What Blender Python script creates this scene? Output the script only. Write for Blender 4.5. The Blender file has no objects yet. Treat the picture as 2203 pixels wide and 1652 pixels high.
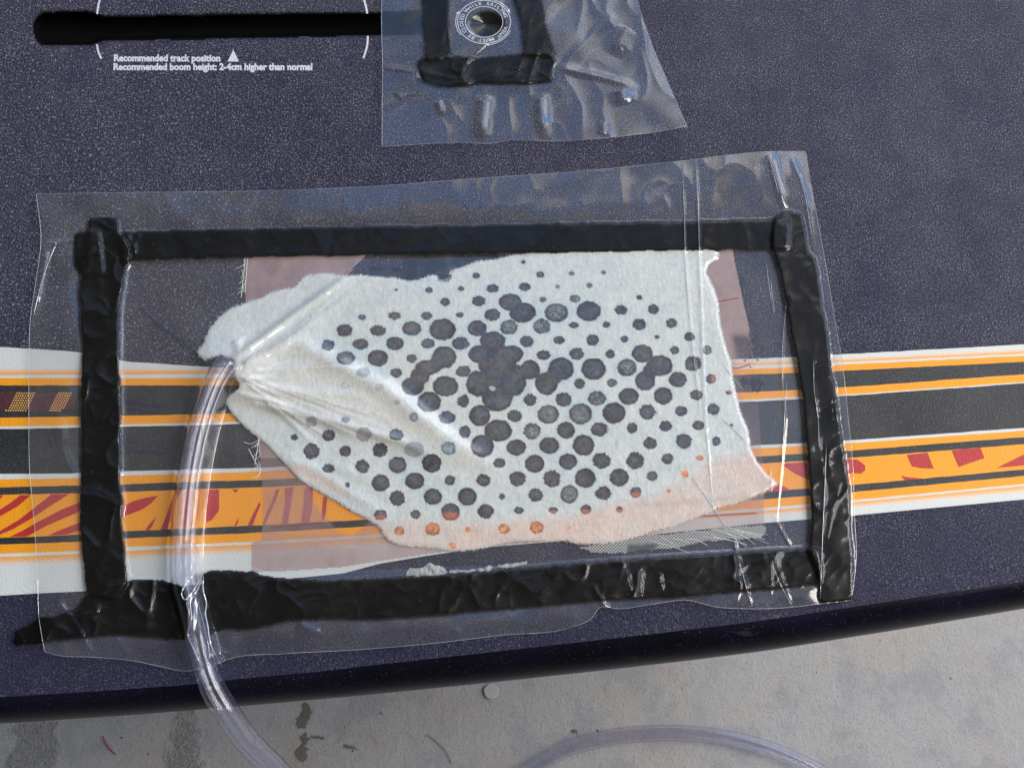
import bpy, bmesh, math, random
import numpy as np
from mathutils import Vector, Matrix

random.seed(4)
RNG = np.random.default_rng(11)
S = bpy.context.scene

# ------------------------------------------------------------------ camera
TH = math.radians(20.0); DIST = 0.49; F = 2450.0
CAM = np.array([0.0, -DIST*math.sin(TH), DIST*math.cos(TH)])
cd = bpy.data.cameras.new('camera'); cam = bpy.data.objects.new('camera', cd)
S.collection.objects.link(cam)
cam.location = CAM; cam.rotation_euler = (TH, 0, 0)
cd.sensor_width = 36.0; cd.lens = 36.0*F/2203.0
cd.clip_start = 0.01; cd.clip_end = 100
cd.dof.use_dof = True; cd.dof.focus_distance = 0.49; cd.dof.aperture_fstop = 32
S.camera = cam

# ------------------------------------------------------------------ world (daylight entering from the far and right side)
W = bpy.data.worlds.new('World'); S.world = W; W.use_nodes = True
nt = W.node_tree; N = nt.nodes; L = nt.links
bg = N['Background']
tc = N.new('ShaderNodeTexCoord')
def wdot(v):
    n = N.new('ShaderNodeVectorMath'); n.operation = 'DOT_PRODUCT'
    L.new(tc.outputs['Generated'], n.inputs[0]); n.inputs[1].default_value = Vector(v).normalized()
    return n.outputs['Value']
def wramp(src, a, b, ca, cb):
    r = N.new('ShaderNodeMapRange'); r.interpolation_type = 'SMOOTHSTEP'
    L.new(src, r.inputs['Value']); r.inputs['From Min'].default_value = a; r.inputs['From Max'].default_value = b
    r.inputs['To Min'].default_value = ca; r.inputs['To Max'].default_value = cb
    return r.outputs['Result']
def wm(op, a, b):
    m = N.new('ShaderNodeMath'); m.operation = op
    for i, v in enumerate((a, b)):
        if isinstance(v, (int, float)): m.inputs[i].default_value = v
        else: L.new(v, m.inputs[i])
    return m.outputs[0]
nz = N.new('ShaderNodeTexNoise'); nz.inputs['Scale'].default_value = 3.2; nz.inputs['Detail'].default_value = 3
L.new(tc.outputs['Generated'], nz.inputs['Vector'])
opening = wramp(wdot((0.30, 0.80, 0.42)), 0.50, 0.92, 0.0, 1.0)
side = wramp(wdot((0.92, 0.10, 0.38)), 0.62, 0.92, 0.0, 1.0)
cloud = wramp(nz.outputs['Fac'], 0.40, 0.62, 0.45, 1.35)
amount0 = wm('MULTIPLY', wm('MAXIMUM', opening, side), cloud)
bright_patch = wramp(wdot((0.42, 0.66, 0.55)), 0.90, 0.97, 0.0, 2.4)  # bright patches added to the world for silvery reflections in the films
bright_patch2 = wramp(wdot((0.85, 0.30, 0.42)), 0.93, 0.975, 0.0, 2.2)
wmix = N.new('ShaderNodeMix'); wmix.data_type = 'RGBA'
L.new(wm('ADD', amount0, wm('ADD', bright_patch, bright_patch2)), wmix.inputs['Factor']); wmix.clamp_factor = False
wmix.inputs[6].default_value = (0.165, 0.16, 0.155, 1)
skyc = N.new('ShaderNodeMix'); skyc.data_type = 'RGBA'; skyc.clamp_factor = True
nz2 = N.new('ShaderNodeTexNoise'); nz2.inputs['Scale'].default_value = 5.5; nz2.inputs['Detail'].default_value = 4
L.new(tc.outputs['Generated'], nz2.inputs['Vector'])
L.new(wramp(nz2.outputs['Fac'], .42, .58, 0, 1), skyc.inputs['Factor'])
skyc.inputs[6].default_value = (.34, .66, 1.32, 1); skyc.inputs[7].default_value = (1.30, 1.24, 1.16, 1)
L.new(skyc.outputs[2], wmix.inputs[7])
wmix.clamp_factor = False
south_fill = wramp(wdot((0.15, -0.85, 0.42)), 0.35, 0.85, 0.0, 1.0)  # weak fill added from the near side, where no source stands
wadd = N.new('ShaderNodeMix'); wadd.data_type = 'RGBA'; wadd.blend_type = 'ADD'; wadd.clamp_result = False
L.new(south_fill, wadd.inputs['Factor']); L.new(wmix.outputs[2], wadd.inputs[6]); wadd.inputs[7].default_value = (.10, .095, .09, 1)
L.new(wadd.outputs[2], bg.inputs['Color']); bg.inputs['Strength'].default_value = 0.80

def area(name, loc, target, size, sy, power, col):
    l = bpy.data.lights.new(name, 'AREA'); l.shape = 'RECTANGLE'; l.size = size; l.size_y = sy
    l.energy = power; l.color = col
    o = bpy.data.objects.new(name, l); S.collection.objects.link(o)
    o.location = loc
    o.rotation_euler = (Vector(target)-Vector(loc)).to_track_quat('-Z', 'Y').to_euler()
    return o
area('daylight_opening', (1.10, -0.02, 1.0), (0.05, -0.04, -0.05), 0.80, 1.0, 26.0, (1.0, 0.945, 0.875))

S.view_settings.view_transform = 'Standard'; S.view_settings.look = 'None'
S.view_settings.exposure = 0.0; S.view_settings.gamma = 1.0
S.render.engine = 'CYCLES'
S.cycles.transparent_max_bounces = 24; S.cycles.max_bounces = 12; S.cycles.transmission_bounces = 10

# ------------------------------------------------------------------ mapping photo pixel + height -> world point
def P(px, py, z):
    px = np.asarray(px, float); py = np.asarray(py, float); z = np.asarray(z, float)
    a = (px-1101.5)/F; b = (826.0-py)/F
    dy = math.sin(TH)+b*math.cos(TH); dz = -math.cos(TH)+b*math.sin(TH)
    t = (z-CAM[2])/dz
    return np.stack(np.broadcast_arrays(a*t, CAM[1]+dy*t, z), -1)
FLOOR = -0.30
MM = 0.001
# ------------------------------------------------------------------ raster helpers (height maps, 2 px cells)
X0, Y0, ST = -80, -80, 2
gx = np.arange(X0, 2290, ST); gy = np.arange(Y0, 1720, ST)
GX, GY = np.meshgrid(gx.astype(float), gy.astype(float))
def pmask(poly, X=GX, Y=GY):
    m = np.zeros(X.shape, bool); n = len(poly)
    for i in range(n):
        x1, y1 = poly[i]; x2, y2 = poly[(i+1) % n]
        if y1 == y2: continue
        c = ((y1 > Y) != (y2 > Y)) & (X < (x2-x1)*(Y-y1)/(y2-y1)+x1)
        m ^= c
    return m
def blur(a, rad, it=2):
    r = max(1, int(round(rad/ST)))
    for _ in range(it):
        for ax in (0, 1):
            pad = [(0, 0), (0, 0)]; pad[ax] = (r+1, r)
            c = np.cumsum(np.pad(a, pad, mode='edge'), axis=ax)
            n = a.shape[ax]
            if ax == 0: a = (c[2*r+1:2*r+1+n]-c[:n])/(2*r+1)
            else: a = (c[:, 2*r+1:2*r+1+n]-c[:, :n])/(2*r+1)
    return a
def vn(X, Y, sx, sy, seed):
    g = np.random.default_rng(seed).random((97, 97))
    u = X/sx+40.0; v = Y/sy+40.0
    i = np.floor(u).astype(int); j = np.floor(v).astype(int)
    fu = u-i; fv = v-j; fu = fu*fu*(3-2*fu); fv = fv*fv*(3-2*fv)
    i %= 97; j %= 97; i1 = (i+1) % 97; j1 = (j+1) % 97
    return (g[j, i]*(1-fu)+g[j, i1]*fu)*(1-fv)+(g[j1, i]*(1-fu)+g[j1, i1]*fu)*fv
def fbm(X, Y, s, seed, o=3, asp=1.0):
    t = 0; a = 1; w = 0
    for k in range(o):
        t = t+a*vn(X+31.7*k, Y-17.3*k, s/2**k, s*asp/2**k, seed+k); w += a; a *= .5
    return t/w
def ridged(X, Y, s, seed, asp=1.0, ang=0.0, sharp=1.0):
    c, n = math.cos(ang), math.sin(ang)
    U = X*c+Y*n; V = -X*n+Y*c
    wx = (fbm(X, Y, s*1.5, seed+50, 2)-.5)*s*1.2
    r = 1-np.abs(2*vn(U+wx, V+wx, s, s*asp, seed)-1)
    return r**(3*sharp)
def dist_poly(pts, X=GX, Y=GY):
    d = np.full(X.shape, 1e9); T = np.zeros(X.shape)
    tot = sum(math.hypot(b[0]-a[0], b[1]-a[1]) for a, b in zip(pts[:-1], pts[1:])); acc = 0
    for (x1, y1), (x2, y2) in zip(pts[:-1], pts[1:]):
        ll = math.hypot(x2-x1, y2-y1)
        t = np.clip(((X-x1)*(x2-x1)+(Y-y1)*(y2-y1))/ll**2, 0, 1)
        dd = np.hypot(X-x1-t*(x2-x1), Y-y1-t*(y2-y1))
        m = dd < d; d[m] = dd[m]; T[m] = (acc+t*ll)[m]/tot; acc += ll
    return d, T
def ridge(pts, amp, w, taper=True):
    d, T = dist_poly(pts)
    e = np.exp(-(d/w)**2)
    if taper: e = e*np.clip(np.minimum(T*8, (1-T)*3+.0), 0, 1)
    return amp*e
def samp(M, px, py):
    u = np.clip((np.asarray(px, float)-X0)/ST, 0, M.shape[1]-1.001); v = np.clip((np.asarray(py, float)-Y0)/ST, 0, M.shape[0]-1.001)
    i = u.astype(int); j = v.astype(int); fu = u-i; fv = v-j
    return (M[j, i]*(1-fu)+M[j, i+1]*fu)*(1-fv)+(M[j+1, i]*(1-fu)+M[j+1, i+1]*fu)*fv
def interp(pts, x, k=1):
    p = np.array(pts, float); return np.interp(x, p[:, 0], p[:, 1])
def smooth_line(pts, n):
    p = np.array(pts, float); d = np.r_[0, np.cumsum(np.hypot(*np.diff(p[:, :2], axis=0).T))]
    t = np.linspace(0, d[-1], n)
    m = np.gradient(p, d, axis=0)
    i = np.clip(np.searchsorted(d, t, side='right')-1, 0, len(d)-2)
    h = (d[i+1]-d[i])[:, None]; s = ((t-d[i])[:, None])/h
    return ((2*s**3-3*s**2+1)*p[i]+(s**3-2*s**2+s)*h*m[i]+(-2*s**3+3*s**2)*p[i+1]+(s**3-s**2)*h*m[i+1])

# ------------------------------------------------------------------ object helpers
def tag(o, label=None, cat=None, group=None, kind=None):
    if label: o['label'] = label
    if cat: o['category'] = cat
    if group: o['group'] = group
    if kind: o['kind'] = kind
    return o
def empty(name, loc=(0, 0, 0)):
    o = bpy.data.objects.new(name, None); S.collection.objects.link(o); o.location = loc
    o.empty_display_size = 0.01
    bpy.context.view_layer.update()
    return o
def link(name, me, mats, parent=None):
    o = bpy.data.objects.new(name, me); S.collection.objects.link(o)
    for m in (mats if isinstance(mats, (list, tuple)) else [mats]): me.materials.append(m)
    if parent is not None:
        o.parent = parent
        o.matrix_parent_inverse = Matrix.Translation(parent.location).inverted()
    return o
def np_mesh(name, V, Fc, mi=None, smooth=True, attr=None):
    """V (n,3), Fc (m,4) quads or list of polygons"""
    me = bpy.data.meshes.new(name)
    V = np.asarray(V, np.float32)
    if isinstance(Fc, np.ndarray):
        k = Fc.shape[1]
        me.vertices.add(len(V)); me.vertices.foreach_set('co', V.ravel())
        me.loops.add(Fc.size); me.loops.foreach_set('vertex_index', Fc.astype(np.int32).ravel())
        me.polygons.add(len(Fc)); me.polygons.foreach_set('loop_start', np.arange(0, Fc.size, k, dtype=np.int32))
    else:
        me.from_pydata(V.tolist(), [], Fc)
    me.update(calc_edges=True)
    if mi is not None: me.polygons.foreach_set('material_index', np.asarray(mi, np.int32))
    me.polygons.foreach_set('use_smooth', np.full(len(me.polygons), smooth))
    if attr is not None:
        for nm, A in attr.items():
            a = me.color_attributes.new(nm, 'FLOAT_COLOR', 'POINT'); a.data.foreach_set('color', np.asarray(A, np.float32).ravel())
    me.validate()
    return me
def grid_faces(r, c):
    i = np.arange(r*c).reshape(r, c)
    return np.stack([i[:-1, :-1], i[1:, :-1], i[1:, 1:], i[:-1, 1:]], -1).reshape(-1, 4)
def masked_grid(mask, H):
    """cells of the raster lying inside mask; returns vertices, faces and vertex raster indices"""
    r, c = mask.shape
    idx = np.arange(r*c).reshape(r, c)
    cm = mask[:-1, :-1] & mask[1:, :-1] & mask[1:, 1:] & mask[:-1, 1:]
    Fq = np.stack([idx[:-1, :-1][cm], idx[1:, :-1][cm], idx[1:, 1:][cm], idx[:-1, 1:][cm]], -1)
    u, inv = np.unique(Fq.ravel(), return_inverse=True)
    V = P(GX.ravel()[u], GY.ravel()[u], H.ravel()[u])
    return V, inv.reshape(-1, 4), u
class MB:
    """collects polygons given as photo pixels at a height"""
    def __init__(s): s.v = []; s.f = []; s.m = []; s.uv = []
    def poly(s, pts, z, mi=0, uv=None):
        b = len(s.v)
        for k, (x, y) in enumerate(pts):
            s.v.append(P(x, y, z).tolist()); s.uv.append(uv[k] if uv else (0, 0))
        s.f.append(list(range(b, b+len(pts)))); s.m.append(mi)
    def line(s, pts, w, z, mi=0, zf=None):
        p = np.array(pts, float); t = np.gradient(p, axis=0); n = np.stack([-t[:, 1], t[:, 0]], 1)
        n /= np.maximum(np.linalg.norm(n, axis=1, keepdims=True), 1e-9)
        ww = np.broadcast_to(np.asarray(w, float), (len(p),))[:, None]/2
        a = p+n*ww; c = p-n*ww; b = len(s.v)
        for k in range(len(p)):
            for q in (a[k], c[k]):
                zz = z if zf is None else float(samp(zf, q[0], q[1]))+z
                s.v.append(P(q[0], q[1], zz).tolist()); s.uv.append((0, 0))
        for k in range(len(p)-1):
            s.f.append([b+2*k, b+2*k+1, b+2*k+3, b+2*k+2]); s.m.append(mi)
    def mesh(s, name, smooth=False):
        me = bpy.data.meshes.new(name); me.from_pydata(s.v, [], s.f); me.update()
        for p, m in zip(me.polygons, s.m): p.material_index = m
        uvl = me.uv_layers.new(name='UVMap')
        for l in me.loops: uvl.data[l.index].uv = s.uv[l.vertex_index]
        bm = bmesh.new(); bm.from_mesh(me); bm.normal_update()
        fl = [f for f in bm.faces if f.normal.z < 0]
        if fl: bmesh.ops.reverse_faces(bm, faces=fl)
        bm.to_mesh(me); bm.free()
        if smooth: me.polygons.foreach_set('use_smooth', np.full(len(me.polygons), True))
        return me
def tube_mesh(name, pts3, r, sides=8, cap=True, rr=None):
    p = np.array(pts3, float); t = np.gradient(p, axis=0); t /= np.linalg.norm(t, axis=1, keepdims=True)
    up = np.array([0, 0, 1.0]); V = []; n = len(p)
    for k in range(n):
        a = np.cross(t[k], up); a /= max(np.linalg.norm(a), 1e-9); b = np.cross(a, t[k])
        q = r if rr is None else r*rr[k]
        for s_ in range(sides):
            g = 2*math.pi*s_/sides; V.append(p[k]+q*(a*math.cos(g)+b*math.sin(g)))
    Fc = []
    for k in range(n-1):
        for s_ in range(sides):
            s1 = (s_+1) % sides; Fc.append([k*sides+s_, k*sides+s1, (k+1)*sides+s1, (k+1)*sides+s_])
    if cap:
        Fc.append(list(range(sides))[::-1]); Fc.append([(n-1)*sides+i for i in range(sides)])
    return V, Fc

# ------------------------------------------------------------------ materials
class Mat:
    def __init__(s, name):
        s.m = bpy.data.materials.new(name); s.m.use_nodes = True
        s.n = s.m.node_tree.nodes; s.l = s.m.node_tree.links
        s.b = s.n['Principled BSDF']; s.out = s.n['Material Output']
        s.tc = s.n.new('ShaderNodeTexCoord')
    def set(s, **k):
        for a, v in k.items():
            a = a.replace('_', ' ')
            i = s.b.inputs[a]
            if hasattr(v, 'is_output') or isinstance(v, bpy.types.NodeSocket): s.l.new(v, i)
            else: i.default_value = v
        return s
    def noise(s, scale, det=2, rough=.5, vec=None, dist=0):
        n = s.n.new('ShaderNodeTexNoise'); n.inputs['Scale'].default_value = scale
        n.inputs['Detail'].default_value = det; n.inputs['Roughness'].default_value = rough; n.inputs['Distortion'].default_value = dist
        s.l.new(vec or s.tc.outputs['Object'], n.inputs['Vector']); return n.outputs['Fac']
    def voro(s, scale, vec=None, feat='F1'):
        n = s.n.new('ShaderNodeTexVoronoi'); n.inputs['Scale'].default_value = scale; n.feature = feat
        s.l.new(vec or s.tc.outputs['Object'], n.inputs['Vector']); return n
    def map(s, v, a, b, c=0., d=1., smooth=False):
        n = s.n.new('ShaderNodeMapRange'); s.l.new(v, n.inputs['Value'])
        if smooth: n.interpolation_type = 'SMOOTHSTEP'
        for k, x in zip(('From Min', 'From Max', 'To Min', 'To Max'), (a, b, c, d)): n.inputs[k].default_value = x
        return n.outputs['Result']
    def mix(s, f, a, b, mode='MIX'):
        n = s.n.new('ShaderNodeMix'); n.data_type = 'RGBA'; n.blend_type = mode
        for i, v in ((0, f), (6, a), (7, b)):
            if isinstance(v, bpy.types.NodeSocket): s.l.new(v, n.inputs[i])
            elif i: n.inputs[i].default_value = (*v, 1)
            else: n.inputs[i].default_value = v
        return n.outputs[2]
    def math(s, op, a, b=0., c=None):
        n = s.n.new('ShaderNodeMath'); n.operation = op
        for i, v in enumerate((a, b) if c is None else (a, b, c)):
            if isinstance(v, bpy.types.NodeSocket): s.l.new(v, n.inputs[i])
            else: n.inputs[i].default_value = v
        return n.outputs[0]
    def bump(s, h, dist, strength=1., normal=None):
        n = s.n.new('ShaderNodeBump'); n.inputs['Distance'].default_value = dist; n.inputs['Strength'].default_value = strength
        s.l.new(h, n.inputs['Height'])
        if normal: s.l.new(normal, n.inputs['Normal'])
        return n.outputs[0]
    def scaled(s, sx, sy, sz=1, rot=0):
        n = s.n.new('ShaderNodeMapping'); n.inputs['Scale'].default_value = (sx, sy, sz); n.inputs['Rotation'].default_value = (0, 0, rot)
        s.l.new(s.tc.outputs['Object'], n.inputs['Vector']); return n.outputs[0]
    def shader(s, t, **k):
        n = s.n.new(t)
        for a, v in k.items():
            i = n.inputs[a.replace('_', ' ')]
            if isinstance(v, bpy.types.NodeSocket): s.l.new(v, i)
            else: i.default_value = v
        return n.outputs[0]
    def mixsh(s, f, a, b):
        n = s.n.new('ShaderNodeMixShader')
        if isinstance(f, bpy.types.NodeSocket): s.l.new(f, n.inputs[0])
        else: n.inputs[0].default_value = f
        s.l.new(a, n.inputs[1]); s.l.new(b, n.inputs[2]); return n.outputs[0]
    def fresnel(s, ior, normal=None):
        # a thin sheet reflects alike from both sides
        g = s.n.new('ShaderNodeNewGeometry'); f = s.n.new('ShaderNodeFresnel')
        s.l.new(s.map(g.outputs['Backfacing'], 0, 1, ior, 1/ior), f.inputs['IOR'])
        if normal: s.l.new(normal, f.inputs['Normal'])
        return f
    def finish(s, sh): s.l.new(sh, s.out.inputs['Surface']); return s.m

def grain(m):
    g = m.noise(1500, 2, .6)
    return m.bump(m.map(g, .35, .7), 0.00020, .6)
def paint(name, col, rough=.5, grit=.25, var=.12):
    m = Mat(name)
    big = m.map(m.noise(28, 4, .6), .3, .7)
    c = m.mix(m.math('MULTIPLY', big, var), col, tuple(min(1, x*.7+.06) for x in col))
    wear = m.map(m.noise(60, 5, .75, vec=m.scaled(1, 7, 1, -.09)), .66, .74)
    c = m.mix(m.math('MULTIPLY', wear, .22), c, (.36, .34, .32))
    dirt = m.map(m.noise(330, 4, .7), .60, .72)
    c = m.mix(m.math('MULTIPLY', dirt, .16), c, (.09, .08, .07))
    sp = m.map(m.noise(2100, 1, .5), .64, .74)
    c = m.mix(m.math('MULTIPLY', sp, grit), c, (.62, .62, .64))
    m.set(Base_Color=c, Roughness=rough, Specular_IOR_Level=.35, Normal=grain(m))
    return m.m

# deck: navy non-skid with grit glints painted as specks; dusty patches carry painted sheen
m = Mat('nonskid_navy')
dust_sheen = m.map(m.noise(6, 5, .62, dist=.6), .38, .64, smooth=True)
dirx = m.n.new('ShaderNodeSeparateXYZ'); m.l.new(m.tc.outputs['Object'], dirx.inputs[0])
streak = m.map(m.noise(14, 3, .6, vec=m.scaled(2.2, .7, 1, -.55)), .42, .62, smooth=True)
dust_sheen = m.math('MULTIPLY', m.math('ADD', m.math('MULTIPLY', dust_sheen, .6), m.math('MULTIPLY', streak, .45)), m.map(dirx.outputs['Y'], -.13, .02, .25, 1.0))
east = m.map(m.math('ADD', dirx.outputs['X'], m.math('MULTIPLY', dirx.outputs['Y'], .6)), -.05, .25, 0, .5)
dust_sheen = m.math('MINIMUM', m.math('ADD', m.math('MULTIPLY', dust_sheen, .7), m.math('MULTIPLY', east, .8)), .95)
base = m.mix(dust_sheen, (.008, .007, .044), (.052, .047, .080))
big_g = m.map(m.noise(820, 2, .6), .60, .68, 0, 1)
vio = m.map(m.noise(21, 2), .5, .68, smooth=True)
base = m.mix(m.math('MULTIPLY', vio, .35), base, (.026, .022, .085))
gr1 = m.noise(1150, 3, .72)
pit = m.map(gr1, .40, .54)  # grain shade painted dark into the low spots
base = m.mix(m.math('MULTIPLY', m.math('SUBTRACT', 1.0, pit), .95), base, (.008, .008, .016))
spk = m.map(m.noise(1500, 2, .6), .55, .66)
spd = m.map(m.noise(60, 3, .6), .3, .7, .3, 1.0)
base = m.mix(m.math('MULTIPLY', spk, m.math('MULTIPLY', spd, m.map(dirx.outputs['Y'], -.11, -.02, .22, .66))), base, (.50, .49, .51))
base = m.mix(m.math('MULTIPLY', big_g, m.math('MULTIPLY', m.map(dirx.outputs['X'], -.18, .05, .55, .08), m.map(dirx.outputs['Y'], -.11, -.03, .12, 1))), base, (.55, .54, .55))
scr = m.map(m.noise(38, 5, .75, vec=m.scaled(1.2, 11, 1, .85)), .63, .74)
scr = m.math('MULTIPLY', scr, m.map(m.noise(7, 2), .45, .6))
base = m.mix(m.math('MULTIPLY', scr, .3), base, (.19, .19, .22))
m.set(Base_Color=base, Roughness=.42, Specular_IOR_Level=.4, Normal=m.bump(m.map(gr1, .3, .75), .00060, 1.))
M_DECK = m.m

m = Mat('gloss_rail')
sc = m.map(m.noise(55, 5, .7, vec=m.scaled(1, 5, 1, -.12)), .62, .74)
scx = m.n.new('ShaderNodeSeparateXYZ'); m.l.new(m.tc.outputs['Object'], scx.inputs[0])
sc = m.math('MULTIPLY', sc, m.map(scx.outputs['X'], .0, .22, .0, .8))
base = m.mix(m.map(m.noise(14, 3), .35, .65), (.0035, .0035, .006), (.007, .006, .015))
base = m.mix(m.math('MULTIPLY', sc, .35), base, (.22, .22, .25))
fine = m.map(m.noise(1700, 1), .70, .74)
base = m.mix(m.math('MULTIPLY', fine, .2), base, (.3, .3, .33))
m.set(Base_Color=base, Roughness=m.map(sc, 0, 1, .26, .6), Specular_IOR_Level=.04, Normal=m.bump(m.noise(220, 2), .00003))
M_RAIL = m.m

M_SLOT = Mat('slot_black').set(Base_Color=(.003, .003, .004, 1), Roughness=.7, Specular_IOR_Level=.1).m
M_ORANGE = paint('orange_paint', (.82, .315, .006), .5, .04, .03)
M_BLACK = paint('black_paint', (.013, .013, .014), .5, .22, .35)
M_WHITE = paint('white_paint', (.60, .62, .59), .5, .15)
M_RED = paint('red_paint', (.43, .022, .022), .5, .10)
M_DULLRED = paint('dull_red_paint', (.085, .020, .024), .5, .12)
M_YELLOW = paint('yellow_paint', (.80, .40, .10), .5, 0)
M_LETTER = paint('lettering_white', (.68, .68, .72), .5, 0, .35)
m = Mat('halftone_orange')
uvs = m.n.new('ShaderNodeSeparateXYZ'); m.l.new(m.tc.outputs['UV'], uvs.inputs[0])
row = m.math('MULTIPLY', uvs.outputs['Z'], 1)
cx_ = m.math('SINE', m.math('MULTIPLY', uvs.outputs['X'], 2*math.pi/6.2))
cy_ = m.math('SINE', m.math('MULTIPLY', uvs.outputs['Y'], 2*math.pi*2.5))
cell = m.math('MULTIPLY', m.math('MULTIPLY_ADD', m.math('MULTIPLY', cx_, cy_), .5, .5), 1.0)
thr = m.map(uvs.outputs['Y'], 0, 1, .02, .92)
fac = m.map(m.math('SUBTRACT', cell, thr), -.12, .12)
c = m.mix(fac, (.60, .62, .59), (.82, .33, .02))
m.set(Base_Color=c, Roughness=.5, Normal=grain(m)); M_HALF = m.m

# black butyl sealing tape
m = Mat('butyl_tape')
b1 = m.map(m.noise(35, 3, .6), .3, .7)
base = m.mix(b1, (.0025, .0023, .002), (.0075, .0062, .005))
speck = m.map(m.noise(800, 1, .5), .735, .76)
base = m.mix(m.math('MULTIPLY', speck, .2), base, (.2, .19, .17))
m.set(Base_Color=base, Roughness=.36, Specular_IOR_Level=.14, Normal=m.bump(m.noise(260, 2, .5), .00005))
M_TAPE = m.m

# vacuum film: clear plastic, mirror-like skin with a faint haze, partly grey reflection painted in
def film_mat(name, haze, boost, rough, bumpd, stuck=.13):
    m = Mat(name)
    va = m.n.new('ShaderNodeVertexColor'); va.layer_name = 'loose'
    crk = m.noise(70, 0, .5, dist=.6)
    nb = m.bump(crk, bumpd*8)
    tr = m.shader('ShaderNodeBsdfTransparent', Color=(.985, .99, .99, 1))
    df = m.shader('ShaderNodeBsdfDiffuse', Color=(.56, .55, .54, 1))
    hz = m.mixsh(m.math('MULTIPLY', va.outputs['Color'], m.map(m.noise(50, 4, .6), .3, .7, haze*.5, haze*1.5)), tr, df)
    gl = m.shader('ShaderNodeBsdfGlossy', Color=(1, 1, 1, 1), Roughness=rough, Normal=nb)
    fr = m.fresnel(1.5, nb)
    f = m.math('MINIMUM', m.math('MULTIPLY', fr.outputs[0], m.math('MULTIPLY', m.map(va.outputs['Color'], 0, 1, stuck, 1), boost)), 1.0)
    return m.finish(m.mixsh(f, hz, gl))
M_FILM = film_mat('vacuum_film', .040, 2.0, .10, .000015)
M_FILM2 = film_mat('vacuum_film_small', .022, 1.9, .14, .00002, .10)
m = Mat('film_crease')
tr = m.shader('ShaderNodeBsdfTransparent', Color=(.9, .9, .93, 1))
gl = m.shader('ShaderNodeBsdfGlossy', Color=(1, 1, 1, 1), Roughness=.12)
df = m.shader('ShaderNodeBsdfDiffuse', Color=(.8, .82, .85, 1))  # pale diffuse paints the highlight on creases and film edges
lw = m.map(m.noise(60, 2), .3, .7, .10, .42)
M_CREASE = m.finish(m.mixsh(.35, m.mixsh(lw, tr, df), gl))

# fleece, coloured by the resin stains it has soaked up
m = Mat('breather_fleece')
va = m.n.new('ShaderNodeVertexColor'); va.layer_name = 'stain'
fib = m.noise(420, 4, .7, vec=m.scaled(1.6, .8, 1, .5)); fib2 = m.noise(1500, 2, .6)
tone = m.map(fib, .25, .75, .82, 1.08)
c = m.mix(1.0, va.outputs['Color'], (1, 1, 1), 'MULTIPLY')
vm = m.n.new('ShaderNodeVectorMath'); vm.operation = 'SCALE'; m.l.new(c, vm.inputs[0]); m.l.new(m.math('MULTIPLY', tone, m.map(fib2, .3, .7, .94, 1.05)), vm.inputs['Scale'])
m.set(Base_Color=vm.outputs[0], Roughness=.85, Specular_IOR_Level=.1, Normal=m.bump(m.math('ADD', fib, m.math('MULTIPLY', fib2, .35)), .00030))
al = m.map(m.math('ADD', va.outputs['Alpha'], m.math('MULTIPLY', m.math('SUBTRACT', m.noise(900, 3, .7), .5), .9)), .35, .62)
trn = m.shader('ShaderNodeBsdfTransparent', Color=(1, 1, 1, 1))
M_FLEECE = m.finish(m.mixsh(al, trn, m.b.outputs[0]))
m = Mat('fleece_fibre'); m.set(Base_Color=(.75, .77, .76, 1), Roughness=.9)
M_FIBRE = m.finish(m.mixsh(.55, m.shader('ShaderNodeBsdfTransparent', Color=(1, 1, 1, 1)), m.b.outputs[0]))

# woven cloths
def weave(name, col, a_lo, a_hi, pitch, wet=False):
    m = Mat(name)
    sp = m.n.new('ShaderNodeSeparateXYZ'); m.l.new(m.scaled(1, 1, 1, .03), sp.inputs[0])
    k = 2*math.pi/pitch
    wx = m.math('SINE', m.math('MULTIPLY', sp.outputs['X'], k)); wy = m.math('SINE', m.math('MULTIPLY', sp.outputs['Y'], k))
    ch = m.math('MULTIPLY_ADD', m.math('MULTIPLY', wx, wy), .5, .5)
    fine = m.noise(500, 3)
    c = m.mix(ch, tuple(x*.60 for x in col), tuple(min(1, x*1.16) for x in col))
    va = m.n.new('ShaderNodeVertexColor'); va.layer_name = 'stain'
    c = m.mix(1.0, c, va.outputs['Color'], 'MULTIPLY')
    m.set(Base_Color=c, Roughness=.7, Specular_IOR_Level=.2, Normal=m.bump(ch, .00012))
    al = m.math('MULTIPLY', va.outputs['Alpha'], m.map(ch, .1, .9, a_lo, a_hi))
    return m.finish(m.mixsh(al, m.shader('ShaderNodeBsdfTransparent', Color=(1, 1, 1, 1)), m.b.outputs[0]))
M_PEEL = weave('peel_ply', (.60, .43, .41), .55, 1.0, .00125)
M_GLASS = weave('glass_cloth', (.50, .50, .47), .25, .9, .00135)
M_THREAD_R = Mat('red_thread').set(Base_Color=(.30, .035, .03, 1), Roughness=.8).m
M_THREAD_W = Mat('white_thread').set(Base_Color=(.62, .62, .60, 1), Roughness=.8).m
m = Mat('resin_patch'); 
m.set(Base_Color=m.mix(m.map(m.noise(75, 4, .6), .48, .53), (.004, .003, .008), (.026, .026, .042)), Roughness=.25); M_RESIN = m.m
m = Mat('white_filler'); m.set(Base_Color=m.mix(m.noise(600, 4), (.22, .23, .22), (.42, .43, .41)), Roughness=.9, Normal=m.bump(m.noise(700, 4, .7), .0006)); M_FILLER = m.m

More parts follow.
